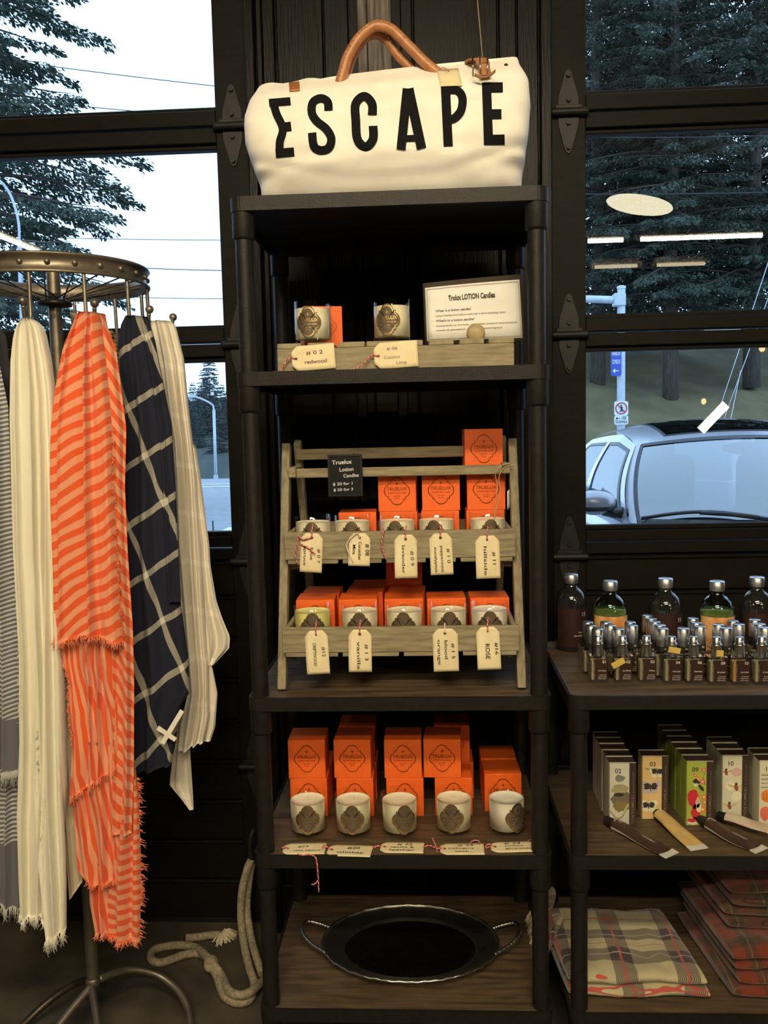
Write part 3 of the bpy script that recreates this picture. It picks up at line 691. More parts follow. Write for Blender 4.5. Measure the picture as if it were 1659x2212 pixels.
def strip(mb, pts, w, k=8):
    P = smooth_path([Vector((x, y, 0)) for x, y in pts], k) if len(pts) > 2 else [Vector((*pts[0], 0)).lerp(Vector((*pts[1], 0)), i/10) for i in range(11)]
    n = len(P); R = 4
    def f(u, v):
        i = min(int(round(v*(n-1))), n-1); d = (P[min(i+1, n-1)]-P[max(i-1, 0)]).normalized(); q = P[i]+Vector((-d.y, d.x, 0))*(w*(u-.5)); return on_bag(*zb(q.x, q.y))
    mb.grid(f, R, n-1, smooth=True)
letters = {'E': [([(233,512),(340,503)],40), ([(252,496),(268,560),(301,640),(286,710),(288,782)],40), ([(292,634),(343,628)],46), ([(266,763),(358,755)],44)],
 'S': [([(529,550),(524,507),(490,489),(452,510),(446,560),(470,602),(518,642),(543,690),(530,735),(493,748),(457,728),(447,660)],42)],
 'C': [([(747,572),(745,515),(706,479),(664,518),(665,600),(673,692),(713,731),(750,693),(751,626)],44)],
 'A': [([(921,440),(890,743)],46), ([(928,440),(992,738)],48), ([(898,690),(985,687)],34)],
 'P': [([(1111,430),(1125,728)],46), ([(1104,449),(1168,450),(1195,485),(1190,545),(1160,585),(1128,596)],42)],
 'E2': [([(1315,410),(1326,720)],46), ([(1295,436),(1397,434)],50), ([(1300,568),(1390,567)],48), ([(1304,696),(1406,694)],50)]}
for k, ss in letters.items():
    mb = MB(); [strip(mb, p, w) for p, w in ss]; mb.build('printed_letter', 'black_print', bag)
def btube(name, px, Y, r, mat, par, n=10, sub=8):
    P = smooth_path([atY(x, y, Yy)-BC for (x, y), Yy in zip(px, Y if isinstance(Y, (list, tuple)) else [Y]*len(px))], sub); o = MB().tube(P, r, n).build(name, mat, par); return o, P
def stitches(P, off, par):
    s = MB(); L = 0
    for i in range(1, len(P)-1, 2):
        s.tube([P[i]+off, P[i].lerp(P[i+1], .8)+off], .0009, 4)
    s.build('stitching', 'thread', par)
h1, P1 = btube('handle', [(734,182),(743,150),(752,122),(775,84),(803,60),(822,56),(848,66),(882,99),(915,132),(948,160)], 1.815, .0108, 'leather', bag, 12); stitches(P1, Vector((-.001,-.0105,.005)), h1)
h2, P2 = btube('handle', [(746,185),(752,150),(764,118),(786,84),(811,73),(836,86),(860,120),(905,165)], 1.845, .0100, 'leather', bag, 12); stitches(P2, Vector((0,-.0105,.004)), h2)
def patch(name, pts, mat, th=.003, lift=.0015, par=bag):
    return MB().sheet(lambda u, v: on_bag(pts[0][0]*(1-u)*(1-v)+pts[1][0]*u*(1-v)+pts[2][0]*u*v+pts[3][0]*(1-u)*v, pts[0][1]*(1-u)*(1-v)+pts[1][1]*u*(1-v)+pts[2][1]*u*v+pts[3][1]*(1-u)*v, lift), 6, 6, -th).build(name, mat, par)
tb = patch('leather_tab', [(624,181),(647,179),(648,197),(626,199)], 'leather')
c = on_bag(636, 187, .005); MB().ball(c, .0022, sc=(1,.5,1)).build('rivet', 'leather_dark', tb)
# strap with buckle at the right end
sp = MB(); P = smooth_path([atY(x, y, Yy)-BC for x, y, Yy in ((1018,150,1.84),(1016,130,1.82),(1030,124,1.79),(1044,132,1.775),(1046,150,1.77),(1050,163,1.765))], 6)
def strapf(u, v):
    i = v*(len(P)-1); k = min(int(i), len(P)-2); p = P[k].lerp(P[k+1], i-k); return p+Vector((.011*(2*u-1), 0, .0015*(2*u-1)))
st = sp.sheet(strapf, 3, 24, .003).build('strap', 'leather', bag)
bk = atY(1037, 145, 1.762)-BC
MB().tube([bk+Vector((.014*a, -.003, .017*b)) for a, b in ((-1,-1),(1,-1),(1,1),(-1,1))], .0018, 8, closed=True).tube([bk+Vector((0,-.005,.017)), bk+Vector((0,-.006,-.017))], .0014, 6).build('buckle', 'steel', st)
MB().sheet(lambda u, v: atY(1025+45*u, 158+8*sin(u*3)-10*u*u+6*v, 1.755-.006*u)-BC, 8, 2, .003).build('strap_tip', 'leather_dark', st)
patch('paper_tag', [(944,151),(990,148),(999,185),(952,187)], 'tag_card', .0006, .006)
th_ = MB().tube(smooth_path([on_bag(950,152,.008), atY(956,146,1.80)-BC, atY(966,150,1.79)-BC, on_bag(970,154,.008)], 5), .0012, 6, matf=lambda i, j: (i+j)%2).build('tag_thread', ['twine_red', 'twine_white'], bag)
MB().ball(on_bag(1093, 141, .001), .004, sc=(1,.4,1)).build('grommet', 'iron', bag)
# hanging cord behind the bag
o = MB().tube([atY(1026, -60, 2.24), atY(1043, 132, 2.24)], .0012, 6).build('string', 'twine_tan'); tag(o, 'thin cord hanging down the wall behind the buckle of the bag', 'cord')

# ================================================================ candle, box and tag prototypes
def quatre(hw, hh, n=6):
    q = [(.53*cos(a), .48+.52*sin(a)) for a in [PI/2-(PI/2-.12)*i/n for i in range(n+1)]]+[(.58,.62),(.67,.585),(.66,.49)]+[(.50+.50*cos(a), .47*sin(a)) for a in [1.22-1.22*i/n for i in range(n+1)]]
    full = q[:]; full += [(x, -y) for x, y in q[::-1][1:]]; full += [(-x, -y) for x, y in q[1:]]; full += [(-x, y) for x, y in q[::-1][1:-1]]
    return [(x*hw, y*hh) for x, y in full]
def star(s): return [(s*(1 if i%2 == 0 else .26)*cos(PI/2+i*PI/4)*(1 if i%4 == 0 else (.8 if i%2 == 0 else 1)), s*(1 if i%2 == 0 else .26)*sin(PI/2+i*PI/4)) for i in range(8)]
def cylmap(r, zc): return lambda x, y: (r*sin(x/r), -r*cos(x/r), zc+y)
def flatmap(yf, zc): return lambda x, y: (x, yf, zc+y)
def radial(mb, pts, f, s0, s1, k, mat=0):
    n = len(pts)
    mb.grid(lambda u, v: f(*[c*(s0+(s1-s0)*v) for c in pts[int(round(u*n))%n]]), n, k, mat, closed_u=True)
def emblem_text(f, s, k):
    s.text('TRUELUX', .0098*k, f(0, .001*k), width=.043*k); s.text('premium lotion candle', .0040*k, f(0, -.0052*k), width=.038*k)
    s.text('est. 2013', .0038*k, f(0, -.0120*k)); s.text('8.2 oz', .0038*k, f(0, -.0165*k))
    st = star(.0052*k); n = len(st); g = f(0, .0155*k); s.add([g(0, 0)]+[g(x, y) for x, y in st], [(0, 1+i, 1+(i+1)%n) for i in range(n)])
Q = quatre(.0275, .0325)
def candle_meshes():
    R = .039; out = {}
    m = MB(); m.lathe([(.0005,0),(.0350,0),(.0380,.002),(.0388,.006),(R,.088),(.0384,.0886),(.0374,.088),(.0368,.013),(.0005,.0115)], 40); out['jar'] = m.mesh('jar', ['jar_glass'])
    for nm in ('wax', 'wax_yellow', 'wax_white'):
        m = MB(); m.lathe([(.0005,.0125),(.0360,.0130),(.0366,.074),(.0350,.0728),(.012,.0722),(.0005,.0725)], 36); out[nm] = m.mesh('wax', [nm])
    m = MB(); m.tube([(0,0,.072), (.0005,0,.076), (.0015,0,.081)], .0011, 6); out['wick'] = m.mesh('wick', ['wick'])
    f = cylmap(.0394, .044); m = MB(); radial(m, Q, f, .001, 1.0, 6); out['label'] = m.mesh('label', ['label_brown'])
    f = cylmap(.0397, .044); m = MB(); radial(m, Q, f, .84, .92, 1); out['border'] = m.mesh('border', ['foil_gold'])
    g = lambda x0, y0: (lambda x, y: cylmap(.0398, .044)(x0+x, y0+y)); m = MB(); emblem_text(g, m, 1.0); out['lettering'] = m.mesh('lettering', ['foil_gold'])
    return out
CM = candle_meshes()
def candle(loc, rz, label, group, wax='wax'):
    t = thing('jar_candle', label, 'candle', loc, rz, group)
    place('jar', CM['jar'], t); place('wax', CM[wax], t); place('wick', CM['wick'], t); l = place('label', CM['label'], t); place('border', CM['border'], l); place('lettering', CM['lettering'], l)
    return t
BS, BHt = .083, .088
def box_meshes():
    o = {}; m = MB().box((0,0,BHt/2-.0005), (BS, BS, BHt-.001)); o['carton'] = m.mesh('carton', ['orange_card'])
    m = MB().box((0,0,BHt-.0006), (BS-.0012, BS-.0012, .0012)); o['lid'] = m.mesh('lid', ['orange_card'])
    q = quatre(.029, .0315); f = flatmap(-BS/2-.0003, .045); m = MB(); radial(m, q, f, .93, 1.0, 1); o['emblem'] = m.mesh('emblem', ['foil_dark'])
    g = lambda x0, y0: (lambda x, y: flatmap(-BS/2-.0003, .045)(x0+x, y0+y)); m = MB(); emblem_text(g, m, 1.05); o['lettering'] = m.mesh('lettering', ['foil_dark'])
    return o
BM = box_meshes()
def carton(loc, rz, label, group):
    t = thing('candle_box', label, 'box', loc, rz, group); c = place('carton', BM['carton'], t, .0008); place('lid', BM['lid'], t)
    e = place('emblem', BM['emblem'], t); place('lettering', BM['lettering'], e); return t

TW, TL = .047, .082
def twine(pts, r=.0016, k=6): return MB().tube(smooth_path(pts, k), r, 6, matf=lambda i, j: 1 if (i+j)%3 == 0 else 0)
def make_tag(label, org, mode, texts, strings=(), TL=TL, TW=TW, rot=0, curl=.004, ink='tag_ink', tilt=0, eyelet=True, plain=False, drop=0.0, twist=0.0):
    """paper tag; a runs along it from the hole end, b across; mode v hangs, h leans upright, f lies flat"""
    t = thing('paper_tag', label, 'tag', org, 0, 'stamped candle tags'); cr, sr = cos(rot), sin(rot)
    def fr(a, b, c=0.0):
        c = c+curl*(a/TL)**2*sin(2.2*a/TL+.4)*2+twist*b*(a/TL)
        if mode == 'v': x, z, y = b, -a, -c; x, z = x*cr-z*sr, x*sr+z*cr; return Vector((x, y-z*tilt, z))
        if mode == 'h': x, z, y = a, b, -c; x, z = x*cr-z*sr, x*sr+z*cr; return Vector((x, y+z*tilt, z))
        x, y, z = a, b, c; x, y = x*cr-y*sr, x*sr+y*cr; return Vector((x, y, z))
    def half(a): return TW/2*min(1, .55+.45*a/.011)
    MB().sheet(lambda u, v: fr(v*TL, half(v*TL)*(2*u-1)), 6, 14, .0005 if mode != 'f' else -.0005).build('card', 'tag_card', t)
    if eyelet: MB().tube([fr(.009+.0026*cos(2*PI*i/12), .0026*sin(2*PI*i/12), .0008) for i in range(12)], .0007, 5, closed=True).build('eyelet', 'brass', t)
    MB().add([fr(.009, 0, .0006)]+[fr(.009+.0021*cos(2*PI*i/10), .0021*sin(2*PI*i/10), .0006) for i in range(10)], [(0, 1+i, 1+(i+1)%10) for i in range(10)]).build('hole', 'tag_ink', t)
    m = MB()
    for s, a0, b0, sz, w in texts: m.text(s, sz, lambda x, y: fr(a0+x, b0+y, .0009), width=w, align='LEFT')
    m.build('lettering', ink, t)
    for s in strings:
        P = [fr(*p[1:]) if p[0] == 't' else Vector(p[1:]) for p in s]
        twine(P).build('twine', ['twine_red', 'twine_white'] if not plain else ['twine_white', 'twine_white'], t)
    return t
# ================================================================ second shelf: upturned crate, two candles, info card
cr = thing('wooden_crate', 'upturned weathered wooden crate on the second shelf', 'crate', (-.067, 1.78, TOPS[1]))
cw = .477
MB().box((0, .006, .0245), (cw, .012, .049)).build('front_board', 'grey_wood', cr, bevel=.0015)
MB().box((0, .214, .0245), (cw, .012, .049)).build('back_board', 'grey_wood', cr, bevel=.0015)
for s in (-1, 1): MB().box((s*(cw/2-.006), .11, .0245), (.012, .195, .049)).build('side_board', 'grey_wood', cr, bevel=.0015)
for a, b in ((598,651),(664,719),(730,788),(791,913),(926,980),(993,1046),(1056,1111)):
    xa, xb = atY(a, 738, 1.78).x+.067, atY(b, 738, 1.78).x+.067
    MB().box(((xa+xb)/2, .11, .0545), (xb-xa, .22, .011)).build('slat', 'grey_wood_end', cr, bevel=.0015)
ZC = TOPS[1]+.0602
g2 = 'candles on the upturned crate'
candle((atY(677, 745, 1.84).x, 1.84, ZC), -.12, 'jar candle on the crate with an orange box behind it', g2)
candle((atY(847, 745, 1.84).x, 1.84, ZC), -.20, 'jar candle on the crate beside the info card', g2)
carton((atY(694, 745, 1.935).x, 1.935, ZC), .25, 'orange box standing behind the left candle on the crate', 'orange candle boxes')
# info card
K = [atY(913, 612, 1.915), atY(1126, 592, 1.895), atY(1134, 737, 1.885), atY(918, 744, 1.905)]
ic = thing('info_card', 'white printed card about lotion candles with brown border', 'card', (K[3]+K[2])/2)
io = (K[3]+K[2])/2
def icf(u, v, c=0):   # u right 0..1, v up 0..1
    p = K[3].lerp(K[2], u).lerp(K[0].lerp(K[1], u), v)-io; return p+Vector((0, -c-.006*sin(PI*u), 0))
MB().sheet(lambda u, v: icf(u, v), 14, 4, -.0012).build('backing', 'card_brown', ic)
MB().sheet(lambda u, v: icf(.022+.956*u, .05+.87*v, .0012), 14, 4, -.0006).build('paper', 'paper_white', ic)
m = MB()
for a, b, c, d in ((.04,.965,.885,.89),(.04,.965,.075,.08),(.04,.043,.075,.89),(.962,.965,.075,.89)): m.grid(lambda u, v: icf(a+(b-a)*u, c+(d-c)*v, .0022), 12, 1)
m.build('rule', 'ink_grey', ic)
cwid = (K[2]-K[3]).length; chei = (K[0]-K[3]).length
def it(x0, y0): return lambda x, y: icf(x0+x/cwid, y0+y/chei, .0024)
m = MB(); m.text('Trulux LOTION Candles', .0150, it(.49, .68), width=.47*cwid, bold=.035); m.build('heading', 'ink', ic)
m = MB(); m.text('What is a lotion candle?', .0068, it(.12, .51), width=.36*cwid, align='LEFT'); m.text("What's in a lotion candle?", .0068, it(.12, .35), width=.385*cwid, align='LEFT'); m.build('question', 'ink', ic)
m = MB(); m.text('Lotion Candles are made to melt into a warm hydrating lotion', .0055, it(.12, .435), width=.70*cwid, align='LEFT')
m.text('Cosmetic grade soy, shea butter, mango butter, coconut oil, sweet almond oil,', .0052, it(.12, .275), width=.81*cwid, align='LEFT'); m.text('avocado oil, grapeseed oil, vitamin E, and natural fragrance', .0052, it(.12, .205), width=.66*cwid, align='LEFT'); m.build('answer', 'ink_grey', ic)
p = atY(1028, 735, 1.86); o = MB().ball((0,0,.019), .0195, 18, 12, sc=(1,.55,1)).build('pebble', 'pebble'); o.location = (p.x, 1.86, ZC); tag(o, 'brown pebble propped against the foot of the info card', 'stone')
p = atY(630, 776, 1.772)
make_tag('tag stamped #02 redwood leaning on the crate', p, 'h', [('# 0 2', .030, .006, .0105, .034), ('redwood', .026, -.012, .011, .045)], [[('t',.009,0,.002), ('t',-.006,.002,.003), ('x',-.022,-.006,-.022), ('x',-.034,-.018,-.0255), ('x',-.060,-.030,-.0265)]], TL=.088, TW=.050, rot=.06, ink='tag_ink_red', tilt=.1, curl=.001)
p = atY(808, 770, 1.772)
make_tag('tag pencilled #06 Coconut Lime leaning on the crate', p, 'h', [('# 06', .026, .010, .009, .022), ('Coconut', .020, -.007, .009, .032), ('Lime', .044, -.019, .009, .020)], [[('t',.009,0,.002), ('t',-.006,.002,.003), ('x',-.018,-.006,-.012), ('x',-.034,-.012,-.0235), ('x',-.048,-.018,-.0265)]], TL=.088, TW=.052, rot=.05, ink='ink_grey', tilt=.1, curl=.001)

# ================================================================ wooden step display on the third shelf
Z3 = TOPS[2]; DX0, DX1 = -.3145, .1785
ds = thing('step_display', 'weathered wooden two-tray step display on the third shelf', 'display stand', ((DX0+DX1)/2, 1.76, Z3)); dc = (DX0+DX1)/2
def dl(x, y, z): return Vector((x-dc, y-1.76, z-Z3))
FB, FT, RB, RT_ = (1.762, Z3), (1.920, 1.352), (2.150, Z3), (1.965, 1.358)
def yfl(z): return FB[0]+(FT[0]-FB[0])*(z-Z3)/(FT[1]-Z3)
def yrl(z): return RB[0]+(RT_[0]-RB[0])*(z-Z3)/(RT_[1]-Z3)
for x in (DX0, DX1):
    MB().bar(dl(x, *FB), dl(x, *FT), .0175, .028).build('front_leg', 'grey_wood_up', ds, bevel=.0015)
    xi = x+(.017 if x < dc else -.017)
    MB().bar(dl(xi, *RB), dl(xi, *RT_), .0155, .028).build('rear_leg', 'grey_wood_up', ds, bevel=.0015)
    MB().box(dl(xi, 1.925, 1.293), (.016, .11, .022)).build('hinge_block', 'grey_wood', ds, bevel=.0015)
MB().box(dl(dc, 1.953, 1.329), (DX1-DX0-.03, .012, .024)).build('rear_rail', 'grey_wood', ds, bevel=.0015)
MB().box(dl(dc, 1.893, 1.290), (DX1-DX0-.006, .014, .020)).build('front_rail', 'grey_wood', ds, bevel=.0015)
def dtray(zb_, zt, yf, yb, gaps):
    xa, xb = DX0+.006, DX1-.005; zs = zb_+.003
    fb = MB().box(dl((xa+xb)/2, yf+.006, (zb_+zt)/2), (xb-xa, .012, zt-zb_)).build('tray_front', 'grey_wood', ds, bevel=.0015)
    MB().box(dl((xa+xb)/2, yb-.006, (zb_+zt)/2), (xb-xa-.04, .012, zt-zb_)).build('tray_back', 'grey_wood', ds, bevel=.0015)
    for s in (xa+.0095, xb-.0095): MB().box(dl(s, (yf+.013+min(yb-.013, 2.085))/2, (zb_+zt)/2), (.009, min(yb-.013, 2.085)-yf-.013, zt-zb_)).build('tray_side', 'grey_wood', ds, bevel=.0015)
    e = [xa+.001]+gaps+[xb-.001]
    for i in range(len(e)-1):
        MB().box(dl((e[i]+e[i+1])/2, (yf+yb)/2, zb_-.0045), (e[i+1]-e[i]-.010, yb-yf-.004, .009)).build('tray_slat', 'grey_wood', ds, bevel=.001)
    for s in (xa+.012, xb-.012): MB().box(dl(s, (yf+yb)/2, zb_-.0185), (.016, yb-yf-.10, .019)).build('tray_bearer', 'grey_wood', ds, bevel=.0015)
gp = lambda xs, y, Y: [atY(x, y, Y).x for x in xs]
dtray(.930, .982, 1.742, 2.116, gp([735, 867, 995], 1420, 1.742)); dtray(1.112, 1.170, 1.808, 2.03, gp([735, 829, 925, 990], 1215, 1.808))
ZL, ZU = .9304, 1.1124
# candles and boxes in the trays
gl_, gu_ = 'candles in the lower tray', 'candles in the upper tray'
lo = [(675, 'wax_yellow', 'jar candle with pale yellow wax above the Driftwood tag'), (777, 'wax', 'jar candle above the vanilla tag'), (873, 'wax', 'jar candle in the middle of the lower tray'), (968, 'wax', 'jar candle above the blood orange tag'), (1057, 'wax_white', 'jar candle above the Rose tag')]
for i, (px, wx, lb) in enumerate(lo): candle((atY(px, 1330, 1.808).x, 1.808, ZL), (.12, .05, -.02, .06, -.03)[i], lb, gl_, wx)
up = [(676, 'wax', 'jar candle above the blue spruce tag'), (761, 'wax', 'jar candle above the Cucumber Mint tag'), (858, 'wax', 'jar candle above the lavender tag'), (943, 'wax', 'jar candle above the peppermint eucalyptus tag'), (1053, 'wax', 'jar candle above the hillside tag')]
for i, (px, wx, lb) in enumerate(up): candle((atY(px, 1130, 1.872).x, 1.872, ZU), (.05, .03, -.08, -.16, .12)[i], lb, gu_, wx)
go = 'orange candle boxes'
def cb(px, Y, z, lb, rz=0): carton((atY(px, 1200, Y).x, Y, z), rz, lb, go)
for px, lb in ((682,'behind the yellow candle'),(773,'behind the vanilla candle'),(870,'behind the middle candle'),(961,'behind the blood orange candle'),(1053,'behind the rose candle')): cb(px, 1.892, ZL, 'orange box in the lower tray '+lb, .03)
for px, lb in ((696,'at the left'),(789,'second from the left'),(877,'in the middle')): cb(px, 1.976, ZL, 'orange box in the second row of the lower tray '+lb, -.02)

cb(799, 2.0600, ZL, 'orange box in the back row of the lower tray, single one'); cb(873, 2.0600, ZL, 'orange box at the foot of the pair in the back row of the lower tray'); cb(873, 2.060, ZL+BHt+.0004, 'orange box half hidden under the upper tray')
D2 = BHt+.0004
cb(776, 1.958, ZU, 'single orange box in the upper tray, front one', .04); 
for px, n, nm in ((864, 2, 'left stack'), (952, 2, 'middle stack'), (1047, 3, 'right stack')):
    for k in range(n): cb(px+(.0, 3, -3)[k]*(1 if nm != 'left stack' else -.4), 1.958, ZU+k*D2, 'orange box, %s of the %s in the upper tray' % (('bottom', 'top' if n == 2 else 'second', 'topmost')[k], nm), (.0, -.02, .03)[k])
# chalkboard price sign hanging on the front rail
cs_ = thing('chalkboard_sign', 'small black chalkboard price sign hung on the display rail', 'sign', atY(747, 1072, 1.872))
co = atY(747, 1072, 1.872); w_, h_ = .074, .090
MB().box((0, .003, h_/2), (w_, .006, h_)).build('board', 'slate', cs_)
MB().ringplate([(-w_/2,0),(w_/2,0),(w_/2,h_),(-w_/2,h_)], [(-w_/2+.004,.004),(w_/2-.004,.004),(w_/2-.004,h_-.004),(-w_/2+.004,h_-.004)], -.002, .006, fr=lambda x, y, z: (x, z, y)).build('frame', 'slate_frame', cs_)
m = MB()
for s, x, z, sz, wd in (('Truelux', -.028, .0685, .0125, .043), ('Lotion', -.012, .0535, .0115, .030), ('Candles', -.004, .0405, .0105, .033), ('$ 20 for 1', -.027, .0235, .0085, .042), ('$ 50 for 3', -.026, .0110, .0085, .042)):
    m.text(s, sz, lambda a, b: (x+a, -.0006, z+b+.04*a), width=wd, align='LEFT')
m.build('lettering', 'chalk', cs_)
MB().tube([(.02,.004,h_), (.018,.014,h_+.002), (.018,.022,h_-.02)], .0012, 5).build('hook', 'iron', cs_)
# white card and twine loop at the right of the display
o = MB().sheet(lambda u, v: Vector((.014*u, .02*u, -.040*v+.012*u)), 4, 4, .0006).build('blank_card', 'paper_white'); o.location = atY(1096, 1062, 1.90); tag(o, 'blank white card hanging behind the right leg of the display', 'card')
pts = [atY(x, y, 1.868) for x, y in ((1110,1003),(1090,1010),(1078,1030),(1080,1060),(1072,1100),(1066,1140))]+[atY(x, y, 1.864) for x, y in ((1070,1090),(1074,1050),(1070,1022),(1082,1006),(1104,1000))]
o = MB().tube(smooth_path(pts, 5), .0009, 5).build('twine_loop', 'twine_tan'); tag(o, 'thin tan twine loop hanging from the right end of the display rail', 'twine')

# hanging tags
def hang(label, px, py, Y, texts, rot, strings, **kw): make_tag(label, atY(px, py, Y), 'v', texts, strings, rot=rot, **kw)
up1 = [[('t',.009,0,.002), ('x',0,-.001,.006), ('x',.002,.006,.018)]]
Yu, Yl = 1.8055, 1.7395
hang('tag stamped #07 blue spruce', 674, 1152, Yu, [('# 0 7', .032, .013, .009, .030), ('blue', .030, -.002, .009, .026), ('spruce', .028, -.016, .009, .040)], -.06, up1+[[('t',.009,0,.003), ('x',-.020,-.005,-.012), ('x',-.029,-.003,-.004), ('x',-.031,-.002,-.020), ('x',-.036,-.003,-.045), ('x',-.030,-.004,-.066)], [('x',-.024,-.006,-.022), ('x',-.008,-.006,-.030), ('x',.006,-.006,-.044)]], curl=.004, twist=.06)
hang('tag inked #08 Cucumber Mint', 777, 1152, Yu, [('# 08', .022, .013, .0115, .024), ('Cucumber', .018, -.002, .0095, .038), ('Mint', .024, -.014, .0095, .020)], -.04, [[('t',.009,0,.002), ('t',.0,-.006,.004), ('t',.022,-.026,.003), ('t',.045,-.020,.003), ('t',.06,-.012,.002)]], TL=.068, TW=.045, curl=.006, plain=True, ink='black_print')
hang('tag stamped #09 lavender', 876, 1155, Yu, [('# 0 9', .034, .010, .010, .030), ('lavender', .022, -.008, .0095, .058)], .0, up1+[[('x',-.045,-.004,.014), ('x',-.048,-.004,-.005), ('x',-.050,-.004,-.025), ('x',-.045,-.004,-.040), ('x',-.041,-.004,-.050)]], TL=.090, curl=.009, twist=-.08)
hang('tag stamped #10 peppermint eucalyptus', 951, 1152, Yu, [('# 1 0', .032, .012, .0095, .030), ('peppermint', .026, -.001, .0085, .054), ('eucalyptus', .028, -.014, .0085, .052)], .03, up1, TL=.086, curl=.007)
hang('tag stamped #11 hillside', 1052, 1157, Yu, [('# 11', .034, .010, .0095, .026), ('hillside', .022, -.008, .0095, .060)], .02, up1, TL=.089, TW=.050, curl=.004, eyelet=False)
hang('tag stamped #12 Driftwood', 682, 1362, Yl, [('#12', .034, .010, .0105, .020), ('DRIFTWOOD', .026, -.008, .0090, .046)], .05, up1, TL=.089, curl=.007, eyelet=False)
hang('tag stamped #13 vanilla', 777, 1360, Yl, [('# 1 3', .030, .010, .0100, .032), ('vanilla', .024, -.006, .0095, .056)], .0, up1, TL=.086, curl=.008)
hang('tag stamped #15 blood orange', 961, 1358, Yl, [('# 1 5', .030, .012, .0095, .032), ('blood', .024, -.002, .0095, .038), ('orange', .022, -.016, .0095, .052)], .02, [[('t',.009,0,.001), ('x',0,.002,.004), ('x',0,.006,.010)]], TL=.088, TW=.051, curl=.001, plain=True)
hang('tag stamped #16 Rose', 1053, 1354, Yl, [('#16', .032, .013, .0090, .024), ('ROSE', .034, -.006, .0125, .030)], .03, up1, TL=.086, curl=.008, ink='black_print', eyelet=False)

# ================================================================ fourth shelf: candles, boxes, flat tags
Z4 = TOPS[3]; g4 = 'candles on the fourth shelf'
for px, py, rz, wx, lb in ((661,1815,.12,'wax','leftmost candle of the row on the fourth shelf'),(761,1815,.02,'wax','candle behind the whiskey tag on the fourth shelf'),(863,1815,.30,'wax','middle candle of the row on the fourth shelf'),(982,1812,-.16,'wax','candle behind the mahogany teak tag on the fourth shelf'),(1098,1812,.55,'wax_white','rightmost candle of the row on the fourth shelf, label turned away')):
    p = atZ(px, py, Z4); candle((p.x, p.y+.039, Z4-.0008), rz, lb, g4, wx)
def c4(px, Y, k, lb, rz=0): carton((atY(px, 1650, Y).x, Y, Z4-.0008+k*D2), rz, lb, go)
f4 = 'on the fourth shelf'
c4(671, 1.930, 0, 'lower orange box of the first front stack '+f4); c4(668, 1.929, 1, 'upper orange box of the first front stack '+f4, .02)
c4(683, 2.018, 0, 'orange box hidden behind the first stack '+f4)
c4(769, 1.930, 0, 'lower orange box of the second front stack '+f4); c4(766, 1.930, 1, 'upper orange box of the second front stack '+f4, -.02)
c4(778, 2.022, 0, 'lower orange box behind the second stack '+f4); c4(775, 2.021, 1, 'upper orange box behind the second stack '+f4)
c4(875, 1.930, 0, 'lower orange box of the third front stack '+f4); c4(872, 1.929, 1, 'upper orange box of the third front stack '+f4)
c4(978, 1.932, 0, 'lower orange box of the fourth front stack '+f4); c4(957, 1.931, 1, 'upper orange box pushed left on the fourth stack '+f4, -.05)
c4(983, 2.024, 0, 'lower orange box behind the fourth stack '+f4); c4(976, 2.023, 1, 'upper orange box behind the fourth stack '+f4)
c4(1082, 1.955, 0, 'single front orange box at the right '+f4, .03); c4(1074, 2.048, 0, 'single rear orange box at the right '+f4)
ZF = Z4-.0006
def flat(label, px, py, texts, rot, strings, **kw):
    p = atZ(px, py, ZF); make_tag(label, (p.x, p.y, ZF), 'f', texts, strings, rot=rot, **kw)
flat('flat tag stamped #19 vino blanco', 612, 1834, [('#19', .030, .004, .0120, .022), ('vino blanco', .022, -.012, .0110, .056)], .02, [[('t',.009,0,.002), ('t',-.004,.004,.002), ('t',.010,-.004,.004)], [('x',.034,-.026,.002), ('x',.046,-.031,.0025), ('x',.056,-.028,.0025), ('x',.064,-.0315,.003)], [('x',.062,-.032,.003), ('x',.073,-.040,.002), ('x',.077,-.046,-.020), ('x',.078,-.047,-.045), ('x',.078,-.046,-.068)], [('x',.078,-.047,-.042), ('x',.070,-.048,-.050), ('x',.064,-.047,-.051)]], TL=.088, TW=.050, curl=.0008)
flat('flat tag stamped #20 whiskey', 708, 1836, [('#20', .040, .006, .0140, .026), ('whiskey', .020, -.012, .0110, .056)], -.08, [[('t',.009,0,.002), ('t',-.006,.006,.004), ('t',-.012,.000,.002), ('t',-.010,.012,.004)]], TL=.092, TW=.050, curl=.0008, ink='black_print')
flat('flat tag stamped #22 vanilla leather', 822, 1830, [('# 22', .034, .009, .0120, .032), ('vanilla &', .020, -.003, .0100, .050), ('leather', .020, -.015, .0100, .052)], -.05, [[('t',.009,0,.002), ('t',-.008,-.002,.003), ('t',-.016,-.010,.002), ('t',-.004,.002,.003)]], TL=.090, TW=.048, curl=.0008)
flat('flat tag stamped #23 mahogany teak', 951, 1834, [('# 23', .036, .011, .0120, .032), ('mahogany', .016, -.001, .0095, .054), ('teak', .030, -.014, .0095, .030)], -.01, [[('t',.009,0,.002), ('t',-.006,-.002,.003), ('t',-.022,.006,.004), ('t',-.038,.004,.002)], [('x',-.006,-.020,.003), ('x',-.008,-.004,.005), ('x',-.012,.012,.008), ('x',-.016,.028,.010)], [('x',.062,.020,.003), ('x',.070,.030,.004), ('x',.080,.028,.004), ('x',.082,.016,.003)]], TL=.090, TW=.050, curl=.0008)
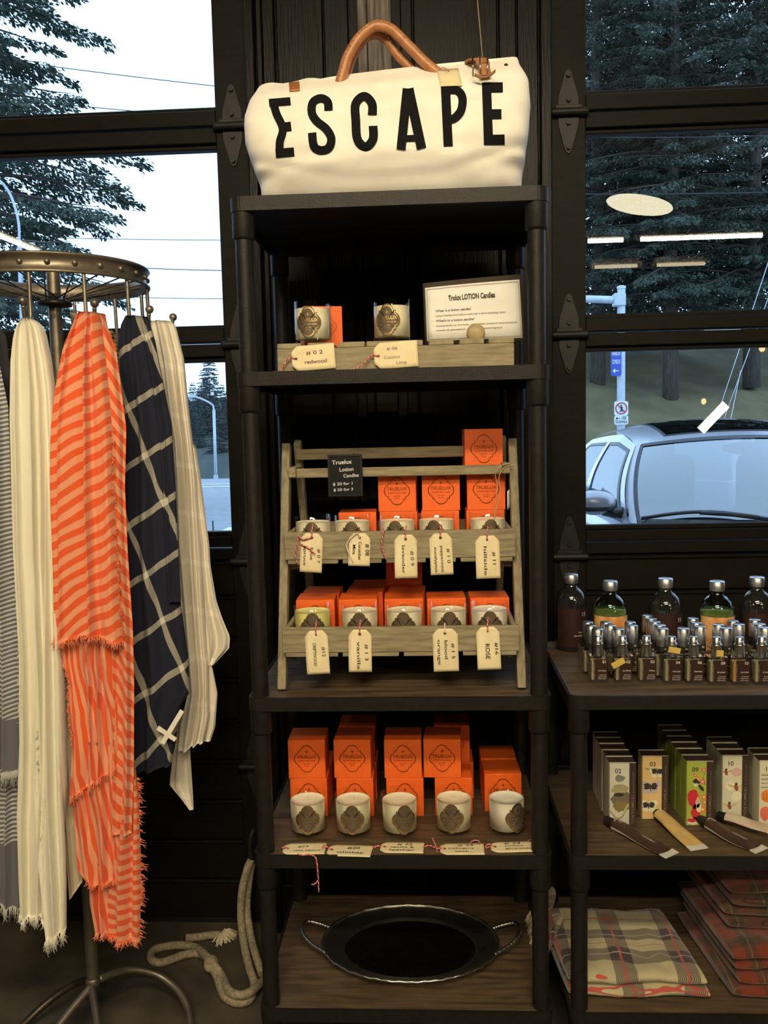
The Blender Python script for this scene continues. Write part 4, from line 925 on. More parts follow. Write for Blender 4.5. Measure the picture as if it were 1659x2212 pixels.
flat('flat wavy tag stamped #24 citron mandarin', 1060, 1830, [('# 24', .028, .011, .0110, .034), ('CITRON', .030, 0, .0095, .036), ('MANDARIN', .030, -.012, .0090, .050)], -.02, [[('t',.009,0,.002), ('t',-.006,.004,.004), ('t',-.010,-.008,.002), ('t',-.002,-.004,.003)], [('x',.078,.020,.003), ('x',.086,.026,.004), ('x',.093,.018,.004), ('x',.093,.008,.003)]], TL=.094, TW=.046, curl=.0022)

# ================================================================ bottom shelf: silver tray
ZB = TOPS[4]-.0012; tc_ = (-.066, 1.918); ta, tbb = .203, .152
tr = thing('silver_tray', 'oval silver serving tray with two handles on the bottom shelf', 'tray', (*tc_, ZB))
m = MB(); prof = [(.002,.003),(.70,.003),(.74,.0045),(.77,.010),(.80,.0105),(.90,.016),(.955,.0195),(.985,.022),(1.0,.021),(.985,.017),(.80,.007),(.74,.0005),(.002,.0003)]
m.lathe([(r*ta, z) for r, z in prof], 96, sy=tbb/ta, matf=lambda k: 1 if k < 2 else 0); m.build('dish', ['silver', 'silver_dull'], tr)
n = 192; MB().tube([(ta*cos(2*PI*i/n)*(1+.004*sin(24*2*PI*i/n)), tbb*sin(2*PI*i/n)*(1+.005*sin(24*2*PI*i/n)), .0225+.0008*sin(48*2*PI*i/n)) for i in range(n)], .0030, 6, closed=True).build('gadroon_rim', 'silver', tr)
for s in (-1, 1):
    P = smooth_path([(s*.192,.052,.022),(s*.214,.060,.026),(s*.246,.058,.034),(s*.254,.030,.037),(s*.248,.000,.036),(s*.226,-.024,.028),(s*.190,-.050,.022)], 14)
    MB().tube(P, .0042, 8, rf=lambda t: 1+.16*sin(t*150)).build('handle', 'silver', tr)
# ================================================================ right unit, top: big bottles and perfumes
pm('dark_bottle', (.012,.012,.012), (.018,.016,.014), rough=.08, spec=.6, coat=.3)
thin_glass('perfume_glass', (.92,.93,.86), 2.6); thin_glass('clear_bottle', (.62,.72,.58), 2.2)
pm('brown_label', (.026,.010,.0075), (.031,.012,.009), rough=.6, spec=.25); pm('label_print', (.72,.66,.60), rough=.6); pm('label_print_dim', (.24,.17,.14), rough=.6)
pm('silver_cap', (.62,.62,.62), (.52,.52,.52), rough=.30, metal=1, scale=60); pm('alu_cap', (.72,.72,.72), rough=.4, metal=1)
pm('band_black', (.012,.010,.010), rough=.5); pm('gold_sticker', (.62,.44,.10), rough=.5)
pm('liquid_pale', (.46,.43,.25), (.56,.52,.33), rough=.25, trans=.25); pm('liquid_amber', (.60,.36,.10), (.66,.42,.14), rough=.25, trans=.25); pm('liquid_green', (.16,.21,.06), (.32,.36,.10), rough=.15, scale=25, trans=.3)
pm('art_orange', (.62,.22,.05), (.70,.40,.16), rough=.6, scale=28, detail=2, lo=.42, hi=.56)
ZR = TOPS[2]-.0010
prof = [(.0005,0),(.034,0),(.0375,.004),(.0375,.112),(.0355,.126),(.030,.138),(.021,.147),(.0145,.151),(.0135,.160),(.0140,.163)]
mJ = MB(); mJ.lathe(prof, 32); bigd = mJ.mesh('bottle_body', ['dark_bottle']); bigc = mJ.mesh('bottle_body', ['clear_bottle'])
m = MB(); m.lathe([(.0158,.160),(.0165,.162),(.0165,.180),(.0150,.1815),(.0005,.1815)], 28, matf=lambda k: 0); bigcap = m.mesh('screw_cap', ['alu_cap'])
m = MB(); m.lathe([(.0005,.004),(.0355,.005),(.0358,.118),(.0005,.118)], 28); bigliq = m.mesh('liquid', ['liquid_green'])
def wrap(r, z0, z1, a0, a1): return lambda u, v: (r*sin(a0+(a1-a0)*u), -r*cos(a0+(a1-a0)*u), z0+(z1-z0)*v)
m = MB(); m.grid(wrap(.0379, .012, .104, -1.3, 1.3), 20, 2); lbD = m.mesh('label', ['brown_label'])
m = MB(); m.grid(wrap(.0379, .016, .106, -1.5, 1.5), 24, 6); lbC = m.mesh('label', ['art_orange'])
m = MB(); cm = cylmap(.0382, .0); m.text('15', .013, lambda x, y: cm(x+.021, y+.086)); m.text('Dark Bubbling Bath', .005, lambda x, y: cm(x+.012, y+.038), width=.034); m.text('Everyday', .005, lambda x, y: cm(x+.016, y+.046), width=.02); ltD = m.mesh('lettering', ['label_print'])
m = MB(); m.text('FORTUNE', .006, lambda x, y: cm(x+.004, y+.052), width=.03); ltC = m.mesh('lettering', ['label_print_dim'])
for px, Y, dark, lb in ((1234, 2.085, 1, 'dark round bottle at the left end of the back row'), (1318, 1.985, 0, 'clear round bottle with orange label beside the left dark bottle'), (1437, 2.01, 1, 'dark round bottle in the middle of the back row'), (1548, 1.965, 0, 'clear round bottle with orange label right of the middle dark bottle'), (1634, 2.01, 1, 'dark round bottle at the right picture edge')):
    t = thing('round_bottle', lb, 'bottle', (atY(px, 1330, Y).x, Y, ZR), .15, 'round bottles in the back row')
    place('bottle_body', bigd if dark else bigc, t); place('screw_cap', bigcap, t); l = place('label', lbD if dark else lbC, t); place('lettering', ltD if dark else ltC, l)
    if not dark: place('liquid', bigliq, t)
# perfume: square flask, brown label, silver sprayer or tall cap
PW, PD, PH = .038, .031, .058
m = MB().prism(rrect(-PW/2, PW/2, -PD/2, PD/2, .003, 2), 0, PH); m.lathe([(.009,PH),(.0085,PH+.004)], 16); flask = m.mesh('flask', ['perfume_glass'])
liq = {}
for k in ('liquid_pale', 'liquid_amber'): m = MB().box((0,0,.027), (PW-.008, PD-.008, .040)); liq[k] = m.mesh('liquid', [k])
m = MB().box((.002, -PD/2-.0004, .030), (PW-.011, .0006, .044)); plab = m.mesh('label', ['brown_label'])
m = MB().box((0, PD/2+.0004, .020), (PW-.008, .0006, .020)); pback = m.mesh('back_label', ['band_black'])
m = MB(); m.lathe([(.0105,PH+.0005),(.0105,PH+.022),(.0112,PH+.0225),(.0112,PH+.0245),(.0085,PH+.025),(.0080,PH+.038),(.0070,PH+.0395),(.0005,PH+.0395)], 24); spray = m.mesh('sprayer', ['silver_cap'])
m = MB().ball((.003, -.0083, PH+.031), .0016); nozz = m.mesh('nozzle', ['paper_white'])
m = MB(); m.lathe([(.0122,PH+.0105),(.0122,PH+.046),(.0112,PH+.0475),(.0005,PH+.0475)], 24); tall = m.mesh('tall_cap', ['silver_cap'])
m = MB(); m.lathe([(.0124,PH+.0005),(.0124,PH+.0105)], 24); band = m.mesh('paper_band', ['band_black'])
def pletter(num, name):
    m = MB(); f = lambda x0, y0: (lambda x, y: (x0+x, -PD/2-.0009, y0+y))
    m.text(num, .0085, f(.0125, .0435), align='RIGHT'); m.text(name, .0042, f(.0135, .0265), align='RIGHT', width=min(.016, .0028*len(name)))
    for i in range(3): m.text(['Orange Rose', 'Pepper Vanilla', 'Musk & Cedar'][i], .0026, f(.0135, .018-.004*i), align='RIGHT', width=.016-.002*(i == 0))
    o = m.mesh('lettering', ['label_print']); m = MB(); m.text('TOKYOMILK/', .006, lambda x, y: (-.0095-y, -PD/2-.0009, .009+x), width=.036, align='LEFT'); return o, m.mesh('lettering', ['label_print_dim'])
names = {'01': "Poe's Tobacco", '02': 'Le Petit', '03': 'Kiss', '04': "I Want Candy", '06': 'Dead Sexy', '09': 'Eclair', '10': 'Honey & the Moon', '11': 'Let Them Eat Cake'}
PL = {k: pletter(k, v) for k, v in names.items()}
def perfume(loc, num, lb, tester, liqk='liquid_pale', group='', full=True):
    t = thing('perfume_bottle', lb, 'bottle', loc, 0, group); place('flask', flask, t); place('liquid', liq[liqk], t)
    l = place('label', plab, t); a, b = PL[num]; place('lettering', a, l); place('lettering', b, l); place('back_label', pback, t)
    if tester: s = place('sprayer', spray, t); place('nozzle', nozz, s)
    else:
        place('tall_cap', tall, t); place('paper_band', band, t)
        m = MB(); q = cylmap(.0126, PH+.003); m.text(num, .006, lambda x, y: q(x+.004, y)); m.build('lettering', 'label_print', t)
    return t
front = [(1295,1477,'01'),(1348,1477,'02'),(1400,1477,'03'),(1455,1479,'04'),(1502,1479,'06'),(1552,1481,'09'),(1602,1481,'10'),(1650,1481,'11')]
for px, py, num in front:
    p = atZ(px, py, ZR); t = perfume((p.x, p.y+PD/2, ZR), num, 'square perfume tester in the front row, %s' % {'01':'leftmost, bare label','02':'with a gold sticker across its label','03':'third from the left end','04':'with a gold sticker on its collar','06':'between the two with stickered collars','09':'with a small square gold sticker','10':'with amber liquid','11':'at the right picture edge'}[num], True, 'liquid_amber' if num == '10' else 'liquid_pale', 'perfume testers in the front row')
    if num in ('02', '04', '09'):
        c, sz, rt = {'02': ((-.012, -PD/2-.0016, .044), (.028, .0008, .013), -.5), '04': ((.002, -.0135, PH+.0135), (.024, .0008, .012), .2), '09': ((.003, -.0128, PH+.008), (.014, .0008, .013), .05)}[num]
        MB().box((0,0,0), sz).build('gold_sticker', 'gold_sticker', t).matrix_local = Matrix.Translation(c) @ Matrix.Rotation(rt, 4, 'Y')
caps = [(310,425,'01'),(335,455,'01'),(385,477,'01'),(450,430,'02'),(485,456,'02'),(548,486,'02'),(648,430,'03'),(660,456,'03'),(678,484,'03'),(728,350,'04'),(757,378,'04'),(785,400,'04'),(815,425,'04'),(853,450,'04'),(878,480,'04'),(1045,487,'06'),(1098,398,'06'),(1122,430,'06'),(1150,458,'06'),(1196,482,'09'),(1300,452,'10'),(1370,486,'10'),(1452,452,'11'),(1517,490,'11'),(1560,408,'11'),(1598,440,'11'),(1637,468,'11')]
used = []; ordn = ['nearest', 'second', 'third', 'fourth', 'fifth', 'rearmost']
from collections import defaultdict
byn = defaultdict(list)
for x, y, n in caps: byn[n].append((x, y))
zc = ZR+PH+.0475
for n, L_ in byn.items():
    L_.sort(key=lambda q: -q[1])
    for k, (x, y) in enumerate(L_):
        p = atZ(1180+x*.2887, 1220+y*.2887, zc); X, Yv = p.x, p.y
        for it_ in range(60):
            hit = [(a, b) for a, b in used if abs(a-X) < PW+.0008 and abs(b-Yv) < PD+.0008]
            if not hit: break
            a, b = hit[0]; Yv = b+PD+.0012
        if Yv > 2.135-.02: continue
        if any(math.hypot(atY(px, 1330, Yb).x-X, Yb-Yv) < .060 for px, Yb in ((1234,2.085),(1318,1.985),(1437,2.01),(1548,1.965),(1634,2.01))): continue
        if Yv < 1.826+.010: Yv = 1.837
        used.append((X, Yv)); perfume((X, Yv, ZR), n, 'capped perfume bottle, %s behind %s' % (ordn[min(k, 5)], {'01':'the leftmost tester','02':'the tester with a stickered label','03':'the third tester from the left','04':'the fourth tester from the left','06':'the fifth tester from the left','09':'the sixth tester from the left','10':'the amber tester','11':'the last tester at the right'}[n]), False, 'liquid_pale', 'capped perfume bottles')

# ================================================================ right unit, middle: soap cartons and cream tubes
ZM = TOPS[3]-.0010
pm('carton_brown', (.040,.024,.018), rough=.5); pm('carton_edge', (.55,.50,.38), rough=.7)
for nm, c1, c2, sc in (('art02', (.58,.56,.44), (.50,.48,.38), 12), ('art03', (.66,.47,.20), (.60,.42,.17), 18), ('art09', (.36,.42,.06), (.30,.36,.05), 14), ('art10', (.62,.60,.44), (.54,.53,.38), 14), ('art11', (.66,.63,.46), (.60,.57,.40), 14)): pm(nm, c1, c2, rough=.6, scale=sc)
for nm, c in (('p_grey', (.20,.22,.19)), ('p_dark', (.030,.026,.022)), ('p_taupe', (.15,.12,.08)), ('p_khaki', (.36,.32,.16)), ('p_lilac', (.50,.40,.42)), ('p_cream', (.74,.70,.50)), ('p_red', (.55,.02,.03)), ('p_orange', (.75,.22,.03)), ('p_coral', (.72,.16,.10)), ('p_pink', (.66,.42,.36)), ('p_rust', (.32,.07,.02)), ('p_tan', (.55,.45,.25)), ('p_branch', (.22,.16,.05)), ('p_skin', (.78,.72,.60))): pm(nm, c, rough=.6)
CWd, CDp, CHt = .057, .037, .142; AX0, AX1 = -CWd/2+.001, CWd/2-.0145
def blob(m, x, z, rx, rz, mat, rot=0, n=14, seed=0, lift=0):
    rn = random.Random(seed); P = []
    for i in range(n):
        a = 2*PI*i/n; k = 1+(rn.random()-.5)*.35*(seed > 0); u, v = rx*k*cos(a), rz*k*sin(a)
        P.append((min(AX1, max(AX0, x+u*cos(rot)-v*sin(rot))), -CDp/2-.0006-.0001*lift, z+u*sin(rot)+v*cos(rot)))
    m.add([(min(AX1, max(AX0, x)), -CDp/2-.0006-.0001*lift, z)]+P, [(0, 1+i, 1+(i+1)%n) for i in range(n)], mat)
def art(num):
    m = MB(); P = ['p_grey','p_dark','p_taupe','p_khaki','p_lilac','p_cream','p_red','p_orange','p_coral','p_pink','p_rust','p_tan','p_branch','p_skin']; I = {n: i for i, n in enumerate(P)}
    B = lambda x, z, rx, rz, c, rot=0, seed=0, lift=0: blob(m, x, z, rx, rz, I[c], rot, 14, seed, lift)
    S = lambda pts, r, c: m.tube([(x, -CDp/2-.0004, z) for x, z in pts], r, 5, I[c])
    if num == '02':
        B(-.006,.108,.010,.008,'p_grey',0,2,1); B(-.004,.062,.020,.026,'p_taupe',0,3,1); B(-.006,.084,.018,.010,'p_khaki',0,5,2); B(-.008,.072,.011,.0045,'p_dark',0,0,3); B(-.004,.046,.018,.012,'p_branch',0,7,2)
        S([(-.027,.036),(-.014,.020),(-.010,.004)], .0022, 'p_khaki'); S([(.012,.052),(-.002,.022),(-.012,.018)], .0024, 'p_khaki')
    if num == '03':
        for x, z, s, c in ((.004,.106,1,'p_cream'),(-.010,.072,1.25,'p_lilac'),(-.014,.030,1.1,'p_cream')):
            for sx in (-1, 1): B(x+sx*.009*s,z+.004*s,.010*s,.007*s,c,sx*.5,0,1); B(x+sx*.006*s,z-.006*s,.007*s,.006*s,c,0,0,1); B(x+sx*.006*s,z+.003*s,.006*s,.005*s,'p_dark',sx*.5,3,2)
            B(x,z,.0012*s,.007*s,'p_dark',0,0,3)
    if num == '09':
        B(-.012,.060,.012,.024,'p_red',.12,4,2); B(-.008,.030,.010,.018,'p_red',0,3,2); B(-.010,.010,.015,.008,'p_cream',0,5,2); B(-.004,.052,.005,.012,'p_pink',0,3,3); B(-.002,.040,.005,.010,'p_cream',0,6,3); B(.003,.084,.009,.0035,'p_dark',-.9,0,3)
        B(-.009,.092,.0042,.0055,'p_skin',0,0,4); B(-.009,.099,.0065,.005,'p_dark',0,3,5); B(-.003,.096,.0035,.003,'p_dark',0,0,5); B(-.015,.012,.010,.005,'p_red',0,4,4)
        for x, z, s, c in ((.008,.124,.005,'p_coral'),(-.010,.112,.004,'p_coral'),(.006,.098,.006,'p_coral'),(-.004,.104,.005,'p_orange'),(.009,.064,.006,'p_orange'),(.006,.036,.008,'p_orange'),(.010,.052,.005,'p_coral')): B(x,z,s,s,c,0,3,2); B(x,z,s*.35,s*.35,'p_cream',0,0,6)
        S([(.012,.090),(.006,.104),(.011,.118)], .0008, 'p_branch')
    if num == '10':
        B(.002,.105,.012,.010,'p_pink',0,3,0); B(-.010,.075,.010,.012,'p_cream',0,4,0); B(.004,.050,.012,.010,'p_cream',0,5,0)
        for x, z, s in ((-.020,.104,1),(.002,.070,1.2),(-.012,.028,1.1)): B(x,z,.0035*s,.0065*s,'p_rust',.3,0,3); B(x,z+.007*s,.0025*s,.0025*s,'p_dark',0,0,4); [B(x+q*.008*s,z+.003*s,.0075*s,.0024*s,'p_tan',q*.35,0,2) for q in (-1,1)]
    if num == '11':
        B(-.006,.064,.018,.014,'p_orange',0,2,1); B(-.014,.026,.010,.018,'p_coral',0,4,1); B(.006,.016,.010,.010,'p_tan',0,5,1); [S([(-.018+.006*i,.056),(-.018+.006*i,.072)], .0008, 'p_rust') for i in range(5)]
    return m.mesh('picture', P) if m.v else None
def carton_meshes(num):
    o = {}; o['box'] = MB().box((0,0,CHt/2), (CWd, CDp, CHt)).mesh('carton', ['carton_brown'])
    m = MB().box(((AX0+AX1)/2, -CDp/2-.0002, CHt/2), (AX1-AX0, .0005, CHt-.001)); m.box((-CWd/2-.0002, 0, CHt/2), (.0005, CDp-.001, CHt-.001)); o['panel'] = m.mesh('printed_panel', ['art'+num])
    o['edge'] = MB().box((0, -CDp/2+.0009, CHt+.0005), (CWd-.001, .0018, .001)).mesh('top_edge', ['carton_edge']); o['edge2'] = MB().box((0, CDp/2-.0009, CHt+.0005), (CWd-.001, .0018, .001)).mesh('top_edge', ['carton_edge'])
    o['art'] = art(num); f = lambda x0, z0: (lambda x, y: (x0+x, -CDp/2-.0014, z0+y))
    m = MB(); m.text(num, .014, f(-.010 if num != '03' else -.006, .120)); 
    if num == '03': m.text('View Pattern', .006, f(-.008, .112), width=.028)
    if num == '11':
        for i in range(4): m.text(['Goods that go', 'each thing', 'out of order', 'nothing'][i], .005, f(-.008, .110-.009*i), width=.032)
    o['txt'] = m.mesh('lettering', ['ink']); m = MB(); m.text('TOKYOMILK/', .0085, lambda x, y: (.0242-y, -CDp/2-.0009, .006+x), width=.066, align='LEFT'); m.text('bar soap fine french milled', .004, lambda x, y: (.0235-y, -CDp/2-.0009, .076+x), width=.046, align='LEFT'); o['vt'] = m.mesh('lettering', ['label_print_dim'])
    return o
pos02 = ['front', 'second', 'third', 'fourth', 'fifth', 'rearmost']
for num, px, py, cnt, pic in (('02', 1345, 1786, 5, 'bird nest'), ('03', 1414, 1769, 1, 'butterflies'), ('09', 1510, 1783, 6, 'red kimono'), ('10', 1588, 1768, 3, 'bees'), ('11', 1668, 1782, 2, 'old print')):
    cmx = carton_meshes(num); p = atZ(px, py, ZM)
    for k in range(cnt):
        x = p.x+.0012*math.sin(k*2.3+ord(num[1])); y = p.y+CDp/2+k*(CDp+.0022)
        t = thing('soap_carton', ('%s carton numbered %s with %s' % (pos02[k], num, pic)) if cnt > 1 else 'single yellow carton numbered 03 with butterflies', 'carton', (x, y, ZM), 0, 'slim printed cartons')
        place('carton', cmx['box'], t); q = place('printed_panel', cmx['panel'], t); place('top_edge', cmx['edge'], t); place('top_edge', cmx['edge2'], t)
        if cmx['art']: place('picture', cmx['art'], q)
        place('lettering', cmx['txt'], q); place('lettering', cmx['vt'], t)
pm('tube_brown', (.045,.024,.018), (.055,.03,.022), rough=.35); pm('tube_yellow', (.66,.45,.12), (.52,.36,.16), rough=.4, scale=40); pm('tube_pink', (.62,.42,.33), (.60,.54,.40), rough=.4, scale=35); pm('tube_white', (.72,.70,.62), rough=.45)
def cream_tube(a, b, mat, label, num, z1=.012, twist=0):
    A_, B_ = atZ(*a, ZM+.012), atZ(*b, ZM+.003); A_.z = ZM+.0125; B_.z = ZM+z1-.008; t = thing('cream_tube', label, 'tube', A_, 0, 'used cream tubes'); d = B_-A_; L = d.length; d.normalize(); sx = Vector((d.y, -d.x, 0)).normalized(); up = sx.cross(d)
    def sec(u, v):
        w = .0145+.0060*min(1, v*1.3); h = .0115*(1-v)**.8+.0012; an = 2*PI*u
        return d*(L*(.06+.94*v))+sx*(w*cos(an)+twist*.006*sin(PI*v))+up*(h*sin(an)+.0015*sin(7*v)*(1-v))
    m = MB(); m.grid(sec, 20, 18, closed_u=True, mat=lambda u, v: 1 if (.46 < u < 1.04 and u > .5) else 0); m.build('tube_body', [mat, 'tube_white' if mat == 'tube_brown' else 'carton_brown'], t)
    MB().bar(d*(L*.985), d*(L*1.10), .0405, .0022, side=sx).build('crimp', 'tube_white', t)
    MB().cyl(d*(-.016), d*(L*.06), .0095, .0108, n=16).build('cap', 'band_black', t)
    MB().cyl(d*(L*.055), d*(L*.085), .0124, .0135, n=18).build('collar', 'tube_white', t)
    m = MB(); f = lambda a0, b0: (lambda x, y: d*(L*a0+x)+sx*(-(b0+y)*1)+up*(.0115*(1-a0)**.8+.0036))
    m.text(num, .010, f(.16, -.004)); m.text('TOKYOMILK', .007, f(.68, -.003), width=.034); m.build('lettering', 'label_print', t)
    return t
cream_tube((1322,1778), (1440,1842), 'tube_brown', 'flattened brown cream tube lying before the nest cartons', '02')
cream_tube((1420,1757), (1502,1828), 'tube_yellow', 'yellow patterned cream tube lying before the butterfly carton', '03')
cream_tube((1524,1776), (1634,1833), 'tube_brown', 'twisted brown cream tube lying before the kimono cartons', '09', twist=1)
cream_tube((1566,1766), (1668,1812), 'tube_pink', 'pink patterned cream tube lying before the bee cartons', '10', z1=.030)

# ================================================================ right unit, bottom: folded blankets
def plaid(N, L, u, v, tc, base, dark, thin1, thin2, per):
    tw = nmath(N, L, 'LESS_THAN', nmath(N, L, 'FRACT', nmath(N, L, 'MULTIPLY', nmath(N, L, 'ADD', u, v), 260)), .5)
    def fr_(x, off): return nmath(N, L, 'FRACT', nmath(N, L, 'ADD', nmath(N, L, 'DIVIDE', x, per), off))
    def rng(t, a, b): return nmath(N, L, 'MULTIPLY', nmath(N, L, 'GREATER_THAN', t, a), nmath(N, L, 'LESS_THAN', t, b))
    tu, tv = fr_(u, .12), fr_(v, .62); bu, bv = rng(tu, -1, .36), rng(tv, -1, .36)
    half = nmath(N, L, 'ADD', nmath(N, L, 'MULTIPLY', tw, .45), .45); f = nmath(N, L, 'MAXIMUM', nmath(N, L, 'MULTIPLY', nmath(N, L, 'MAXIMUM', bu, bv), half), nmath(N, L, 'MULTIPLY', bu, bv))
    c = nmix(N, L, f, base, dark); c = nmix(N, L, nmath(N, L, 'MULTIPLY', rng(tu, .155, .200), .8), c, thin1)
    c = nmix(N, L, nmath(N, L, 'MULTIPLY', rng(tv, .165, .190), .9), c, thin2); return nmix(N, L, nmath(N, L, 'MULTIPLY', rng(tv, .67, .695), .95), c, thin1)
uvmat('plaid_white', lambda N, L, u, v, tc: plaid(N, L, u, v, tc, (.44,.39,.23), (.045,.030,.032), (.42,.06,.05), (.34,.30,.27), .128), .95, .3)
uvmat('plaid_red', lambda N, L, u, v, tc: plaid(N, L, u, v, tc, (.15,.022,.006), (.034,.024,.012), (.15,.085,.03), (.02,.005,.004), .075), .95, .3)
def folded(t, x0, x1, y0, y1, z0, h, mat, seed, shear=0.0):
    """one soft folded layer: rounded slab, fold at the front"""
    def f(u, v):
        an = 2*PI*u; e = .42; c, s = cos(an), sin(an); yy = math.copysign(abs(c)**e, c); zz = math.copysign(abs(s)**(.8), s)
        x = x0+(x1-x0)*v; y = (y0+y1)/2+(y1-y0)/2*yy*(1-.03*sin(v*9+seed)); ed = min(1, min(v, 1-v)*14); 
        wob = .006*noise.noise((x*14, y*14, seed))+.004*noise.noise((x*35, y*30, seed+4)); z = z0+h/2+h/2*zz*(.55+.45*ed**.5)+(wob if zz > -.5 else 0)*ed
        return (x+shear*(y-y0), y, max(z, z0+.0002))
    m = MB(); m.grid(f, 72, 48, closed_u=True)
    for vv in (0, 1): q = [f(i/72, vv) for i in range(72)]; m.add(q, [tuple(range(72)) if vv else tuple(range(72))[::-1]], 0, True)
    return m.build('folded_layer', mat, t, uvf=lambda i, p: (p[0]+seed*.013, p[1]-(p[2] if p[1] < (y0+y1)/2 else 0)*1.0+seed*.031))
ZBt = TOPS[4]-.0010
wb = thing('plaid_blanket', 'folded cream plaid blanket with brown and red stripes', 'blanket', (.41, 1.88, ZBt))
for k in range(2): folded(wb, -.138, .150-.006*k, -.135+.004*k, .135, .027*k, .030, 'plaid_white', k+1, -.10)
m = MB(); m.sheet(lambda u, v: Vector((-.135-.052*u+.01*sin(v*9), .02+.16*v-.03*u, .052-.050*u*u+.016*sin(v*8+u*5)+.012)), 12, 20, .008); m.build('loose_corner', 'plaid_white', wb, uvf=lambda i, p: (p[0]*2+.07, p[1]+p[2]))
m = MB(); rn = random.Random(2)
for i in range(60): y = .0+.17*rn.random(); p = Vector((-.185, y, .022)); m.tube([p, p+Vector((-.008, rn.uniform(-.006,.006), -.012)), p+Vector((-.010+rn.uniform(-.006,.004), rn.uniform(-.01,.01), -.026))], .0010, 4)
m.build('fringe', 'tag_card', wb)['kind'] = 'stuff'
for k_, (x_, lab) in enumerate(((.722, 'lower orange and brown plaid blanket of the folded pair'), (.728, 'upper orange and brown plaid blanket of the folded pair'))):
    rb = thing('plaid_blanket', lab, 'blanket', (x_, 1.90, ZBt+.110*k_+.0003), 0, 'orange plaid blankets')
    for k in range(4): folded(rb, -.112+.007*((k*2+k_)%3), .19, -.150+.005*((k+k_)%3)+.06*k_, .155, .0265*k, .0285, 'plaid_red', 3+k+4*k_, -.10)
# ================================================================ round scarf rack
RC = Vector((atY(115, 600, 1.90).x, 1.90, 0)); RRr = .198; ZR0, ZR1 = 1.703, 1.742
rk = thing('scarf_rack', 'round rusty metal scarf rack with a spoked ring and ball-ended hooks', 'rack', RC)
m = MB(); m.lathe([(RRr-.004,ZR0+.002),(RRr+.004,ZR0-.001),(RRr+.006,ZR0+.003),(RRr,ZR0+.007),(RRr-.003,(ZR0+ZR1)/2),(RRr,ZR1-.006),(RRr+.006,ZR1-.003),(RRr+.004,ZR1+.001),(RRr-.004,ZR1-.001),(RRr-.008,ZR1-.006),(RRr-.011,(ZR0+ZR1)/2),(RRr-.008,ZR0+.006),(RRr-.004,ZR0+.002)], 72); ring = m.build('ring', 'rack_metal', rk)
for i in range(24):
    a = 2*PI*(i+.35)/24; MB().ball(((RRr-.001)*cos(a), (RRr-.001)*sin(a), (ZR0+ZR1)/2+.001), .0062, 10, 6).build('rivet', 'rack_metal', ring)
for i in range(20):
    a = 2*PI*i/20; b = a+(.9 if i%2 else -.9); MB().cyl((.02*cos(b), .02*sin(b), 1.672+.006*(i%2)), ((RRr-.006)*cos(a), (RRr-.006)*sin(a), ZR0+.012), .0016, n=6).build('spoke', 'rack_dark', rk)
MB().lathe([(.014,1.660),(.036,1.664),(.038,1.670),(.030,1.676),(.018,1.682),(.0146,1.690)], 24).build('hub', 'rack_dark', rk)
MB().cyl((0,0,.105), (0,0,1.735), .0140, n=18).build('pole', 'rack_metal', rk); MB().ball((0,0,1.735), .0142, sc=(1,1,.5)).build('finial', 'rack_metal', rk)
HK = []
for i in range(12):
    a = math.radians(20+30*i); c, s = cos(a), -sin(a)
    q = lambda r, z: (r*c, r*s, z)
    P = smooth_path([q(RRr-.001, ZR0+.004), q(RRr, ZR0-.05), q(RRr+.002, ZR0-.085), q(RRr+.012, ZR0-.108), q(RRr+.030, ZR0-.112), q(RRr+.045, ZR0-.095), q(RRr+.052, ZR0-.072)], 5)
    h = MB().tube(P, .0042, 8).build('hook', 'rack_metal', rk); MB().ball(q(RRr+.053, ZR0-.064), .0088, 12, 8).build('ball_end', 'rack_metal', h)
    HK.append((a, RC+Vector(q(RRr+.022, ZR0-.115))))
# base: collar and curved feet
MB().lathe([(.0145,.10),(.0165,.102),(.0175,.110),(.0165,.118),(.0145,.120)], 20).build('collar', 'rack_metal', rk)
feet = [[(0,-.012,.105),(-.035,-.075,.075),(-.075,-.165,.035),(-.11,-.26,.010)], [(0,-.012,.105),(.035,-.075,.075),(.080,-.165,.035),(.125,-.26,.010)],
        [(.012,.004,.112),(.065,.060,.100),(.135,.080,.070),(.20,.045,.036),(.238,-.04,.014),(.240,-.13,.010)], [(-.012,.004,.110),(-.06,.02,.085),(-.115,-.005,.055),(-.16,-.06,.025),(-.19,-.14,.010)]]
for i, f in enumerate(feet): MB().tube(smooth_path(f, 8), .0088, 10).build('foot', 'rack_metal' if i != 3 else 'rack_dark', rk)

